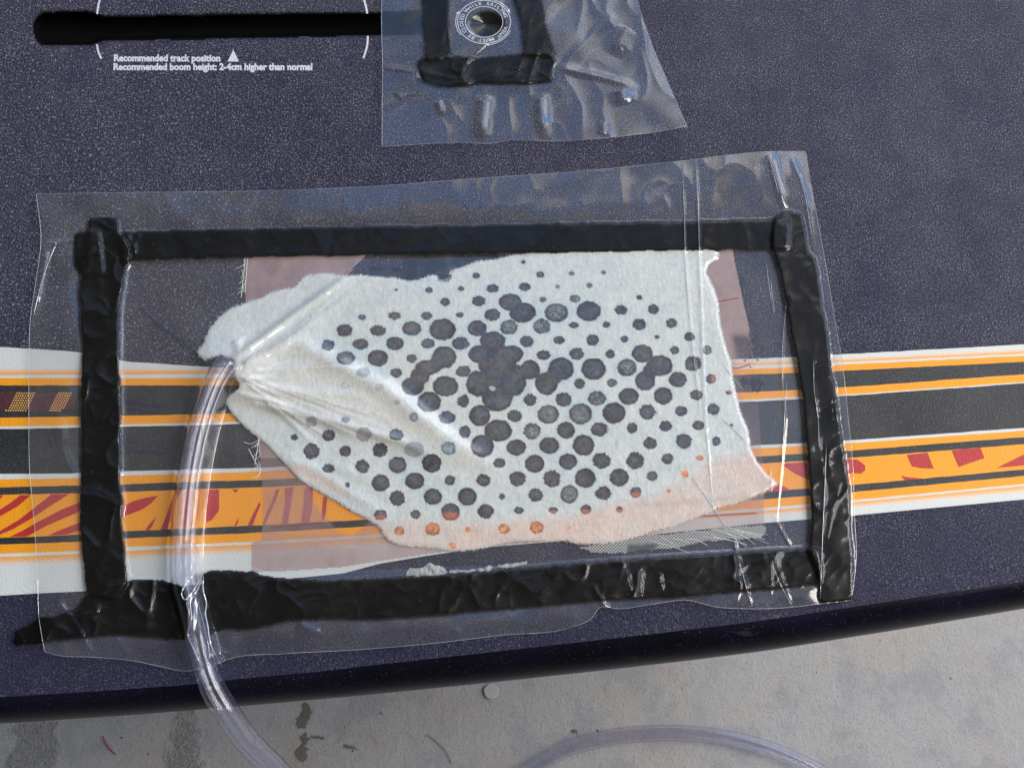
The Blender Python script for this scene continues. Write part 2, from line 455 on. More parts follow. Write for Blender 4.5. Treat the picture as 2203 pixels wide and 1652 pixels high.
# hose
m = Mat('clear_hose')
g = m.shader('ShaderNodeBsdfGlass', Color=(.90, .90, 1, 1), Roughness=.03, IOR=1.38)
lw = m.n.new('ShaderNodeLayerWeight'); lw.inputs['Blend'].default_value = .32
tint = m.mix(m.map(lw.outputs['Facing'], .38, .96, smooth=True), (.98, .98, .992), (.16, .18, .80))
tr = m.n.new('ShaderNodeBsdfTransparent'); m.l.new(tint, tr.inputs['Color'])
gl = m.shader('ShaderNodeBsdfGlossy', Color=(1, 1, 1, 1), Roughness=.05)
ds = m.shader('ShaderNodeBsdfDiffuse', Color=(.55, .53, .80, 1))
fr = m.fresnel(1.48)
t1 = m.mixsh(.012, tr.outputs[0], ds)
t2 = m.mixsh(m.math('MULTIPLY', fr.outputs[0], .95), t1, gl)
M_HOSE = m.finish(m.mixsh(.08, t2, g))

# concrete floor
m = Mat('concrete_floor')
sp = m.n.new('ShaderNodeSeparateXYZ'); m.l.new(m.tc.outputs['Object'], sp.inputs[0])
n1 = m.noise(9, 5, .62, dist=.5); n2 = m.noise(26, 5, .65); n3 = m.noise(240, 4, .7); n4 = m.noise(700, 3, .6)
c = m.mix(m.map(n1, .42, .60, smooth=True), (.335, .335, .330), (.350, .325, .298))
c = m.mix(m.map(n2, .48, .62, 0, .7, smooth=True), c, (.25, .262, .272))
c = m.mix(m.map(m.noise(15, 3), .56, .70, 0, .45, smooth=True), c, (.315, .265, .235))
c = m.mix(m.map(n3, .55, .75, 0, .35), c, (.44, .43, .41))
c = m.mix(m.map(m.noise(1100, 3, .7), .56, .66, 0, .4), c, (.50, .49, .47))
c = m.mix(m.map(m.noise(120, 5, .75), .54, .66, 0, .35), c, (.22, .215, .21))
c = m.mix(m.map(n4, .56, .70, 0, .55), c, (.17, .16, .15))
pits = m.map(m.voro(60).outputs['Distance'], .03, .06, 1, 0)
c = m.mix(m.math('MULTIPLY', pits, .45), c, (.10, .09, .08))
# coarse worn strips towards the left
def blob(x, y, rx, ry):
    p = P(x, y, FLOOR); s2 = DIST/ (DIST+.32)
    dx = m.math('DIVIDE', m.math('SUBTRACT', sp.outputs['X'], float(p[0])), rx); dy = m.math('DIVIDE', m.math('SUBTRACT', sp.outputs['Y'], float(p[1])), ry)
    d = m.math('SQRT', m.math('ADD', m.math('POWER', m.math('ABSOLUTE', dx), 2.), m.math('POWER', m.math('ABSOLUTE', dy), 2.)))
    return m.map(m.math('ADD', d, m.math('MULTIPLY', m.math('SUBTRACT', m.noise(90, 4), .5), 1.6)), .6, 1.1, 1, 0)
rg = m.math('MAXIMUM', blob(75, 1640, .016, .05), blob(395, 1640, .012, .035))
c = m.mix(m.math('MULTIPLY', rg, m.map(n3, .45, .60, 0, .42)), c, (.17, .165, .155))
hgt = m.math('ADD', m.math('MULTIPLY', n3, .5), m.math('ADD', m.math('MULTIPLY', n4, .35), m.math('MULTIPLY', pits, -.8)))
hgt = m.math('ADD', hgt, m.math('MULTIPLY', rg, m.math('MULTIPLY', n4, 2.)))
m.set(Base_Color=c, Roughness=.75, Specular_IOR_Level=.25, Normal=m.bump(hgt, .0016, .9))
M_FLOOR = m.m
m = Mat('crack_dirt'); m.set(Base_Color=m.mix(m.noise(500, 3), (.075, .070, .052), (.17, .16, .13)), Roughness=.95, Normal=m.bump(m.noise(600, 3), .0002)); M_CRACK = m.m
m = Mat('pale_dot'); m.set(Base_Color=m.mix(m.noise(300, 3), (.32, .34, .34), (.40, .42, .42)), Roughness=.8); M_DISC = m.m

# ------------------------------------------------------------------ the floor
r_ = 121
fx, fy = np.meshgrid(np.linspace(-2, 2, r_), np.linspace(-2, 2, r_))
fz = np.full_like(fx, FLOOR)
floor = link('floor', np_mesh('floor', np.stack([fx, fy, fz], -1).reshape(-1, 3), grid_faces(r_, r_)[:, ::-1]), M_FLOOR)
tag(floor, 'grey concrete floor, worn and stained, below the board', None, None, 'structure')
def rag_line(pts, w, seed, n=90):
    q = smooth_line(pts, n); rr = np.random.default_rng(seed)
    q = q+np.cumsum(rr.normal(0, .35, q.shape), 0)*.6+rr.normal(0, .8, q.shape)
    ww = w*(.45+.9*fbm(np.arange(n)*3., np.zeros(n), 14, seed, 3))*np.clip(np.minimum(np.arange(n), n-1-np.arange(n))/6, .05, 1)
    return q, ww
for k, (pts, w) in enumerate([([(655, 1508), (658, 1530), (649, 1552), (657, 1566)], 16), ([(658, 1572), (655, 1595), (648, 1612), (652, 1640)], 14),
                              ([(652, 1594), (668, 1586), (685, 1585), (699, 1590)], 11), ([(740, 1602), (757, 1607), (774, 1613)], 6),
                              ([(259, 1585), (265, 1586)], 5), ([(819, 1530), (821, 1537)], 4), ([(1235, 1577), (1241, 1568)], 8)]):
    dq, Tq = dist_poly(pts)
    cm_ = dq < w*.8*np.clip(1.9*fbm(GX, GY, 13, 940+k, 4)-.25, 0, 2)*np.clip(np.minimum(Tq*9+.15, (1-Tq)*9+.15), 0, 1)
    V, Fq, u_ = masked_grid(cm_, np.full(GX.shape, FLOOR+.0008+.0001*k))
    if len(Fq): link('floor_crack', np_mesh('floor_crack', V, Fq, smooth=False), M_CRACK, floor)
br = MB(); q = smooth_line([(920, 1580), (945, 1600), (962, 1620), (972, 1643)], 40); br.line(q, 2.4, FLOOR+.0013)
m = Mat('brown_mark'); m.set(Base_Color=(.20, .165, .12, 1), Roughness=.9); link('brown_mark', br.mesh('brown_mark'), m.m, floor)

# pale round sticker-like disc and red thread on the floor
c0 = P(1057, 1487, FLOOR+.0006)
bm = bmesh.new(); ring = []; 
rd = .0048
for lev, zz in ((1, 0), (1, .0012), (.9, .0014)):
    ring.append([bm.verts.new((rd*lev*math.cos(a)*(1+.04*math.sin(3*a)), rd*lev*math.sin(a), zz)) for a in [2*math.pi*i/28 for i in range(28)]])
for a, b in zip(ring[:-1], ring[1:]):
    for i in range(28): bm.faces.new((a[i], a[(i+1) % 28], b[(i+1) % 28], b[i]))
bm.faces.new(ring[-1]); bm.faces.new(ring[0][::-1])
me = bpy.data.meshes.new('paper_disc'); bm.to_mesh(me); bm.free()
d = link('paper_disc', me, M_DISC); d.location = c0
tag(d, 'small pale round disc lying on the concrete by the board edge', 'disc')
q = smooth_line([(222, 1583), (227, 1598), (236, 1610), (243, 1617), (249, 1622)], 30)
V, Fc = tube_mesh('t', P(q[:, 0], q[:, 1], FLOOR+.0016), .00042, 6)
tag(link('thread', np_mesh('thread', V, Fc), M_THREAD_R), 'short red thread lying on the concrete at bottom left', 'thread')

# ------------------------------------------------------------------ the board
NS = [(-90, 1505), (0, 1499), (200, 1487), (413, 1472), (500, 1461), (700, 1443), (770, 1434), (1040, 1404), (1300, 1375), (1500, 1352), (1628, 1336), (1915, 1293), (2203, 1250), (2300, 1235)]
ED = [(-90, 1560), (0, 1556), (250, 1540), (500, 1520), (770, 1496), (1040, 1469), (1300, 1441), (1500, 1418), (1650, 1399), (1915, 1357), (2203, 1309), (2300, 1291)]
slot = [(90, 34), (78, 46), (74, 62), (80, 86), (92, 97), (150, 97), (195, 96), (220, 86), (500, 81), (816, 74), (925, 71), (925, 30), (816, 34), (500, 37), (220, 42), (195, 32), (150, 30)]
Hs = blur(pmask(slot).astype(float), 4, 2)
vx, vy = 1047.0, 54.0
rv = np.hypot((GX-vx)/36, (GY-vy)/27)
Hv = np.clip((1.06-rv)/.14, 0, 1); Hv = Hv*Hv*(3-2*Hv)
HDECK = -.013*np.clip(Hs*1.25, 0, 1)-.006*Hv
xs = np.arange(-84, 2290, 3.0); C = len(xs)
yn = interp(NS, xs); ye = interp(ED, xs)
k = np.ones(25)/25; yn = np.convolve(np.pad(yn, 12, mode='edge'), k, 'valid'); ye = np.convolve(np.pad(ye, 12, mode='edge'), k, 'valid')
R1 = 530; t = np.linspace(0, 1, R1)[:, None]
PY = -80+t*(yn[None]+80); PX = np.repeat(xs[None], R1, 0)
drop = -.0012*np.clip((PY-(yn[None]-70))/70, 0, 1)**2
Vd = P(PX, PY, samp(HDECK, PX, PY)+drop)
RR = 30; tt = np.linspace(0, 1, RR+1)[1:, None]; u = np.sin(tt*math.pi/2)
PYr = yn[None]+u*(ye-yn)[None]; PXr = np.repeat(xs[None], RR, 0)
zr = -.0012-.022*(1-np.sqrt(np.clip(1-u**2, 0, 1)))
Vr = P(PXr, PYr, np.broadcast_to(zr, PXr.shape))
last = Vr[-1]; un = []
for a in np.linspace(0, math.pi/2, 12)[1:]:
    q = last.copy(); q[:, 1] += .06*(1-math.cos(a)); q[:, 2] -= .05*math.sin(a); un.append(q)
q = un[-1].copy(); q[:, 1] += .6; un.append(q)
Va = np.concatenate([Vd, Vr, np.array(un)], 0)
Rn = Va.shape[0]; Fq = grid_faces(Rn, C)
rows = np.repeat(np.arange(Rn-1), C-1)
mi = np.where(rows >= R1-1, 1, 0)
fc = Va.reshape(-1, 3)[Fq].mean(1)
board = empty('windsurf_board', (0, 0, -.06))
tag(board, 'navy windsurf board with grainy deck and orange striped graphics, resting above the concrete', 'windsurf board')
deep = (fc[:, 2] < -.004) & (rows < R1-1) & (rows < 60)
mi[deep] = 2
link('deck', np_mesh('deck', Va.reshape(-1, 3), Fq, mi), [M_DECK, M_RAIL, M_SLOT], board)

# stripes: boundaries traced top to bottom
XL = [-85, 0, 170, 260, 440, 550, 800, 1640, 1820, 2203, 2290]
B = {
 'wt': [746, 746, 757, 777, 789, 792, 795, 771, 762, 741, 736],
 'h0': [791, 791, 791, 789, 791, 792, 796, 775, 769, 749, 744],
 'h1': [807, 807, 806, 806, 804, 804, 803, 785, 779, 761, 757],
 'o0': [813.5, 813.5, 813, 814, 813, 812, 811, 793, 784, 765, 761],
 'o1': [829, 829, 829, 829, 829, 828, 826, 805, 797.5, 778, 774],
 'p0': [899, 898, 896, 894, 891, 888, 882, 842, 833, 805, 800],
 'p1': [919, 918, 914.5, 913, 909.5, 906, 900, 858, 849, 822, 817],
 'p2': [923, 923, 920, 918, 914.5, 911, 904, 863, 851.5, 824.5, 819],
 'q0': [1019, 1019, 1018, 1014, 1009, 1006, 996, 957, 948, 920, 915],
 'q1': [1031, 1031, 1028, 1023, 1018, 1014, 1003, 964, 954, 926, 921],
 'q2': [1048, 1048, 1044, 1042, 1035, 1033, 1019, 981, 970, 940, 935],
 'q3': [1064, 1064, 1061, 1058, 1052, 1048.5, 1036, 996.5, 985.5, 955.5, 950],
 'r0': [1157, 1157, 1150, 1143, 1135, 1130, 1117, 1057, 1044.5, 1009.5, 1003],
 'r1': [1171, 1171, 1165, 1158, 1150, 1146, 1131.5, 1074, 1059.5, 1023.5, 1017],
 'r2': [1191, 1191, 1185, 1177, 1169, 1165, 1150, 1093, 1077, 1041, 1035],
 'r3': [1198, 1198, 1191, 1186, 1175, 1171, 1157, 1099, 1082, 1045, 1039],
 'r4': [1218, 1218, 1211, 1206, 1195, 1190, 1176, 1112, 1094, 1061, 1055]}
wbx = [-85, 0, 80, 170, 617, 738, 818, 913, 1040, 1200, 1400, 1640, 1820, 2203, 2290]
wby = [1286, 1281, 1276, 1272, 1245, 1233, 1212, 1196, 1177, 1164, 1150, 1125, 1110, 1074, 1066]
XS = np.arange(-84, 2288, 8.0)
def bl(n):
    if n == 'wb': return np.interp(XS, wbx, wby)
    y = np.interp(XS, XL, B[n]); kk = np.ones(9)/9
    y = np.convolve(np.pad(y, 4, mode='edge'), kk, 'valid')
    return y+.5*(vn(XS, XS*0, 17, 17, hash_(n))-.5)*2
def hash_(n): return sum(ord(c)*(i+3) for i, c in enumerate(n))
sg = MB()
mats = [M_WHITE, M_HALF, M_ORANGE, M_BLACK, M_RED, M_DULLRED, M_YELLOW]
order = [('wt', 'h0', 0), ('h0', 'h1', 1), ('h1', 'o0', 0), ('o0', 'o1', 2), ('o1', 'p0', 3), ('p0', 'p1', 2), ('p1', 'p2', 0), ('p2', 'q0', 3),
         ('q0', 'q1', 0), ('q1', 'q2', 2), ('q2', 'q3', 3), ('q3', 'r0', 2), ('r0', 'r1', 3), ('r1', 'r2', 2), ('r2', 'r3', 0), ('r3', 'r4', 1), ('r4', 'wb', 0)]
ZS = .00010
for a, b, mm_ in order:
    ya, yb = bl(a), bl(b); yb = np.maximum(yb, ya+.05)
    v0, v1 = (1, 0) if a == 'h0' else (0, 1)
    for i in range(len(XS)-1):
        if a == 'h0': uv = [(XS[i], 1), (XS[i+1], 1), (XS[i+1], 0), (XS[i], 0)]; 
        else: uv = [(XS[i], 0), (XS[i+1], 0), (XS[i+1], 1), (XS[i], 1)]
        if mm_ == 1 and a == 'r3': uv = [(XS[i], 0), (XS[i+1], 0), (XS[i+1], 1), (XS[i], 1)]
        sg.poly([(XS[i], ya[i]), (XS[i+1], ya[i+1]), (XS[i+1], yb[i+1]), (XS[i], yb[i])], ZS, mm_, uv)
def z4(p, s, ox, oy): return [(ox+x/s, oy+y/s) for x, y in p]
A4 = (2.95, 0, 740); A7 = (3.147, 500, 950); A8 = (2.542, 1500, 700)
reds = [(A4, [(0, 958), (22, 958), (0, 985)]), (A4, [(130, 958), (195, 958), (110, 1030), (0, 1092), (-60, 1120), (-60, 1080), (0, 1050), (70, 1005)]),
 (A4, [(325, 954), (440, 950), (330, 1020), (200, 1105), (80, 1175), (0, 1207), (-50, 1225), (-50, 1205), (0, 1185), (120, 1115), (230, 1030)]),
 (A4, [(508, 1003), (560, 985), (560, 1040), (510, 1060), (300, 1150), (170, 1220), (60, 1224), (150, 1180), (260, 1118), (390, 1050)]),
 (A4, [(510, 1130), (600, 1095), (620, 1120), (510, 1180), (420, 1209), (305, 1213), (400, 1172)]),
 (A4, [(760, 1040), (800, 1020), (850, 995), (920, 975), (1003, 961), (960, 1010), (900, 1050), (820, 1080), (760, 1100)]),
 (A4, [(992, 1094), (968, 1150), (945, 1183), (918, 1186), (950, 1140)]),
 (A4, [(1110, 930), (1147, 930), (1100, 1040), (1062, 1172), (1020, 1178), (1060, 1080)]),
 (A4, [(1185, 928), (1232, 926), (1215, 1040), (1203, 1162), (1160, 1168), (1172, 1050)]),
 (A4, [(1310, 925), (1390, 922), (1391, 1055), (1345, 1115), (1308, 1132)]),
 (A4, [(1472, 922), (1514, 920), (1498, 944)]), (A4, [(1520, 1100), (1503, 1147), (1486, 1156), (1498, 1128)]),
 (A7, [(185, 405), (192, 425), (165, 490), (138, 565), (104, 567), (140, 490)]),
 (A7, [(296, 322), (318, 322), (300, 380), (262, 470), (222, 560), (204, 562), (235, 470), (270, 400)]),
 (A7, [(355, 313), (416, 309), (400, 400), (376, 552), (333, 556), (357, 400)]),
 (A7, [(490, 306), (545, 310), (542, 440), (522, 545), (465, 550), (482, 400)]),
 (A7, [(615, 372), (643, 375), (630, 500), (612, 538), (606, 500)]),
 (A8, [(455, 755), (570, 750), (700, 760), (828, 728), (880, 735), (918, 765), (920, 790), (895, 810), (845, 806), (740, 850), (640, 856), (540, 812)]),
 (A8, [(360, 880), (385, 862), (440, 860), (512, 902), (420, 908), (330, 912)]),
 (A8, [(1148, 707), (1260, 695), (1293, 782), (1230, 780), (1175, 770)]), (A8, [(1393, 682), (1550, 668), (1570, 725), (1430, 773)]),
 (A8, [(1930, 640), (1940, 740), (1787, 765), (1640, 778), (1787, 705)]), (A8, [(1115, 822), (1150, 828), (1240, 838), (1138, 846)])]
for j, (A, pts) in enumerate(reds): sg.poly(z4(pts, *A), ZS+.00008+j*.000002, 4)
# dotted red band at far left
sg.poly(z4([(-200, 303), (105, 303), (75, 360), (38, 425), (-200, 425)], *A4), ZS+.00006, 5)
sg.poly(z4([(185, 312), (480, 318), (470, 400), (380, 430), (160, 424)], *A4), ZS+.00006, 5)
for jy in range(8):
    for jx in range(-6, 34):
        x = jx*15.5+(jy % 2)*7.7; y = 312+jy*15.6
        s1 = x-(110-(y-305)*.62); s2 = x-(375-(y-305)*.62)
        if (0 < s1 < 125 or 0 < s2 < 92):
            d_ = 4.6; sg.poly(z4([(x-d_, y-d_), (x+d_, y-d_), (x+d_, y+d_), (x-d_, y+d_)], *A4), ZS+.00014, 6)
        elif s1 <= 0 or 175 < s1 < 250:
            d_ = 3.0; sg.poly(z4([(x-d_, y-d_), (x+d_, y-d_), (x+d_, y+d_), (x-d_, y+d_)], *A4), ZS+.00014, 3)
link('stripe_graphics', sg.mesh('stripe_graphics'), mats, board)

# lettering
def text_geo(s, off=0.0):
    cu = bpy.data.curves.new('t', 'FONT'); cu.body = s; cu.size = 1; cu.offset = off; cu.resolution_u = 3
    o = bpy.data.objects.new('t', cu); S.collection.objects.link(o)
    bpy.context.view_layer.update()
    me = bpy.data.meshes.new_from_object(o.evaluated_get(bpy.context.evaluated_depsgraph_get()))
    v = np.array([x.co[:2] for x in me.vertices]); f = [list(p.vertices) for p in me.polygons]
    bpy.data.objects.remove(o); bpy.data.curves.remove(cu); bpy.data.meshes.remove(me)
    return v, f
ZL = .00012
def text_line(mb, s, x0, x1, yb0, yb1, cap, off):
    v, f = text_geo(s, off); w = v[:, 0].max()-v[:, 0].min()
    tx = (v[:, 0]-v[:, 0].min())/w; px = x0+tx*(x1-x0); py = yb0+tx*(yb1-yb0)-v[:, 1]/.70*cap
    b = len(mb.v)
    for x, y in zip(px, py): mb.v.append(P(x, y, ZL).tolist()); mb.uv.append((0, 0))
    for q in f: mb.f.append([i+b for i in q]); mb.m.append(0)
lt = MB()
text_line(lt, 'Recommended track position', 245, 474, 132, 132.5, 14, .045)
text_line(lt, 'Recommended boom height: 2-4cm higher than normal', 244, 672, 151, 151, 14, .045)
link('lettering', lt.mesh('lettering'), M_LETTER, board)
def one(name, mat, par, fn, i=0):
    q = MB(); fn(q); link(name, q.mesh(name), mat, par)
one('triangle_mark', M_LETTER, board, lambda q: q.poly([(489.5, 133), (514, 133), (502, 108)], ZL))
for pts in ([(222, -40), (216, -4), (211, 15), (209, 31)], [(208.5, 96), (211, 110), (218, 127)], [(776, -30), (784, 2), (788, 18), (790, 30)], [(791.5, 78), (790, 98), (782, 126)]):
    one('track_arc', M_LETTER, board, lambda q: q.line(smooth_line(pts, 14), 4.1, ZL))
vb = MB(); ex, ey = 1041.5, 47.8
def arc(a0, a1, r, w, n=80):
    a = np.radians(np.linspace(a0, a1, n)); vb.line(np.stack([ex+57*r*np.cos(a), ey-46.5*r*np.sin(a)], 1), w, ZL)
arc(0, 360, 1.0, 1.7); arc(0, 360, .71, 1.5); arc(160, 215, 1.07, 1.6, 30); arc(32, 72, 1.08, 1.6, 30); arc(280, 338, 1.07, 1.6, 30)
for a in (158, 30, 278):
    q = [(ex+57*r*math.cos(math.radians(a+da)), ey-46.5*r*math.sin(math.radians(a+da))) for r, da in ((1.14, 2), (1.02, 2), (1.06, -8))]
    vb.poly(q, ZL)
msg = 'VENT MUST BE CLOSED WHILE SAILING \u2022 '
msg = 'VENT MUST BE CLOSED WHILE SAILING . '
for i, ch in enumerate(msg):
    if ch == ' ': continue
    a = math.radians(-20-i*360/len(msg)); v, f = text_geo(ch, .02); w = v[:, 0].mean()*0+(v[:, 0].max()+v[:, 0].min())/2; b = len(vb.v)
    for x, y in v:
        if ch == '.': y += .25
        rr = .79+y/.7*.14; aa = a-(x-w)*.22/.86
        vb.v.append(P(ex+57*rr*math.cos(aa), ey-46.5*rr*math.sin(aa), ZL).tolist()); vb.uv.append((0, 0))
    for q in f: vb.f.append([j+b for j in q]); vb.m.append(0)
link('vent_badge', vb.mesh('vent_badge'), M_LETTER, board)

# dark resin and pen marks on the deck
rs = MB()
def rag_blob(mb, cx, cy, rx, ry, z, mi=0, n=40, rg=.25, seed=0):
    rr = np.random.default_rng(seed); a = np.linspace(0, 2*math.pi, n, endpoint=False)
    k_ = 1+rg*(vn(np.cos(a)*3, np.sin(a)*3, .8, .8, seed+7)-.5)*2+rr.normal(0, rg*.18, n)
    mb.poly([(cx+rx*q*math.cos(t_), cy+ry*q*math.sin(t_)) for t_, q in zip(a, k_)], z, mi)
for i, (x, y, a, b) in enumerate([(1090, 800, 420, 235), (1300, 700, 300, 170), (930, 900, 330, 160), (880, 590, 36, 18), (930, 580, 60, 24), (1010, 562, 60, 22), (960, 552, 90, 8), (1562, 715, 17, 16),
                                  (1594, 752, 7, 6), (1609, 757, 6, 11), (1620, 730, 4, 4), (1636, 731, 5, 4), (1648, 722, 2, 3), (1630, 745, 2, 6), (1642, 752, 2, 4),
                                  (1600, 822, 9, 10), (1625, 822, 11, 10), (1628, 836, 8, 7), (1640, 825, 4, 4)]):
    rag_blob(rs, x, y, a, b, .00026+i*.000006, 0, 60, .2 if a > 100 else .4, 60+i)
rr = np.random.default_rng(5)
for i in range(60):
    x, y = rr.normal((1630, 740), (16, 18)); rag_blob(rs, x, y, rr.uniform(.8, 2.4), rr.uniform(.8, 2.4), .0004+i*.000002, 0, 9, .3, i)
link('resin_smear', rs.mesh('resin_smear'), M_RESIN, board)
pn = MB()
for pts, w in [([(262, 858), (285, 866), (320, 870), (372, 876)], 4), ([(262, 876), (300, 882), (345, 892)], 2.5), ([(262, 945), (280, 948), (300, 955)], 6), ([(278, 966), (320, 972), (372, 973)], 5),
               ([(300, 660), (350, 705), (405, 745), (425, 765)], 3)]:
    q = smooth_line(pts, 24); pn.line(q, w*np.clip(np.linspace(2, .3, 24), 0, 1), .0005)
M_PEN = Mat('ink').set(Base_Color=(.012, .014, .06, 1), Roughness=.4).m
link('ink_line', pn.mesh('ink_line'), M_PEN, board)

# dried filler crumbs (ragged pale crust)
fm = pmask([(868, 1240), (880, 1222), (905, 1218), (925, 1208), (945, 1214), (962, 1226), (1000, 1226), (1040, 1218), (1075, 1210), (1110, 1208), (1140, 1208), (1136, 1216), (1070, 1226), (960, 1238), (930, 1244)])
fnz = fbm(GX, GY, 14, 71, 4)
fmm = (blur(fm.astype(float), 3, 1)+(fnz-.5)*1.3) > .55
fmm &= fm | (blur(fm.astype(float), 4, 1) > .2)
V, Fq, u_ = masked_grid(fmm, .00035+.0011*fbm(GX, GY, 8, 72, 3)*np.clip(blur(fmm.astype(float), 3, 1), 0, 1))
tag(link('dried_filler', np_mesh('dried_filler', V, Fq), M_FILLER), 'crumbly pale grey crust of dried filler on navy deck beside the lower black tape', 'filler')

# ------------------------------------------------------------------ shared heights: fleece, folds, tapes, hose
fl_out = [(430, 768), (423, 755), (438, 741), (449, 709), (470, 683), (499, 662), (531, 651), (563, 642), (580, 630), (609, 622), (632, 620), (644, 606), (656, 594), (690, 588), (746, 593), (772, 593), (807, 597), (850, 600),
 (879, 607), (900, 604), (920, 595), (937, 593), (948, 604), (964, 602), (969, 584), (1000, 574), (1025, 564), (1070, 559), (1105, 549), (1175, 540), (1316, 528), (1491, 525), (1540, 535), (1546, 555), (1523, 566), (1516, 587), (1533, 618),
 (1544, 653), (1547, 695), (1558, 741), (1570, 776), (1576, 818), (1586, 864), (1593, 892), (1609, 927), (1612, 962), (1628, 994), (1649, 1022), (1674, 1041), (1646, 1057), (1597, 1078), (1552, 1090), (1507, 1108), (1456, 1128),
 (1405, 1142), (1354, 1159), (1303, 1168), (1245, 1170), (1218, 1161), (1150, 1163), (1104, 1163), (1021, 1181), (977, 1184), (929, 1177), (881, 1174), (843, 1167), (827, 1153), (821, 1137), (795, 1118), (754, 1096), (719, 1074),
 (691, 1058), (652, 1036), (633, 1017), (605, 988), (570, 950), (545, 932), (522, 912), (499, 886), (488, 869), (493, 851), (514, 840), (520, 828), (508, 812), (508, 795), (505, 770), (470, 762), (446, 774)]
Mfl = pmask(fl_out)
FINE = np.zeros(GX.shape)
tip = np.hypot(GX-495, (GY-800)*1.1)
FOLD = np.zeros(GX.shape)
for pts, a, w in [([(500, 772), (560, 731), (640, 672), (720, 616), (786, 568)], 1.9, 9), ([(512, 792), (600, 748), (660, 706), (706, 688)], 1.3, 10),
                  ([(598, 715), (690, 758), (760, 798), (830, 832), (900, 888), (985, 952), (1085, 1008)], 1.25, 19),
                  ([(498, 842), (600, 868), (700, 905), (800, 950)], 1.2, 9), ([(520, 858), (640, 888), (760, 918), (860, 948), (960, 992)], 1.2, 10),
                  ([(515, 815), (600, 812), (665, 790)], .9, 9), ([(505, 730), (525, 770)], .9, 12), ([(505, 835), (580, 838), (720, 850), (800, 852)], .8, 12),
                  ([(600, 980), (680, 1010), (800, 1090), (850, 1130)], .5, 12), ([(700, 1000), (800, 1030), (860, 1080)], .4, 14)]:
    FOLD = np.maximum(FOLD, ridge(pts, a*MM, w))
tent = blur(pmask([(500, 778), (600, 715), (700, 762), (830, 832), (985, 955), (1080, 1005), (960, 990), (820, 950), (640, 900), (495, 862)]).astype(float), 14, 2)
FOLD = FOLD+.0013*tent+.0045*np.exp(-(tip/75)**2)
rw = np.random.default_rng(31)
for i in range(26):
    a = rw.uniform(-.62, .82); r0 = rw.uniform(15, 90); r1 = r0+rw.uniform(90, 330); bend = rw.normal(0, .10)
    pts = [(500+r_*math.cos(a+bend*(r_/300)), 800+r_*math.sin(a+bend*(r_/300))*1.0) for r_ in np.linspace(r0, r1, 6)]
    FINE = np.maximum(FINE, ridge(pts, rw.uniform(.25, .75)*MM, rw.uniform(3.5, 8)))
FOLD = FOLD+FINE*.9
FOLD = FOLD+.00012*ridged(GX, GY, 34, 951, 4, .95, .7)*blur(Mfl.astype(float), 20, 1)
# breather thickness
thick = np.clip(blur(Mfl.astype(float), 8, 1)*1.6-.3, 0, 1)
HF = .00055+.00050*thick+.00022*(fbm(GX, GY, 26, 21, 3)-.5)+FOLD*.92

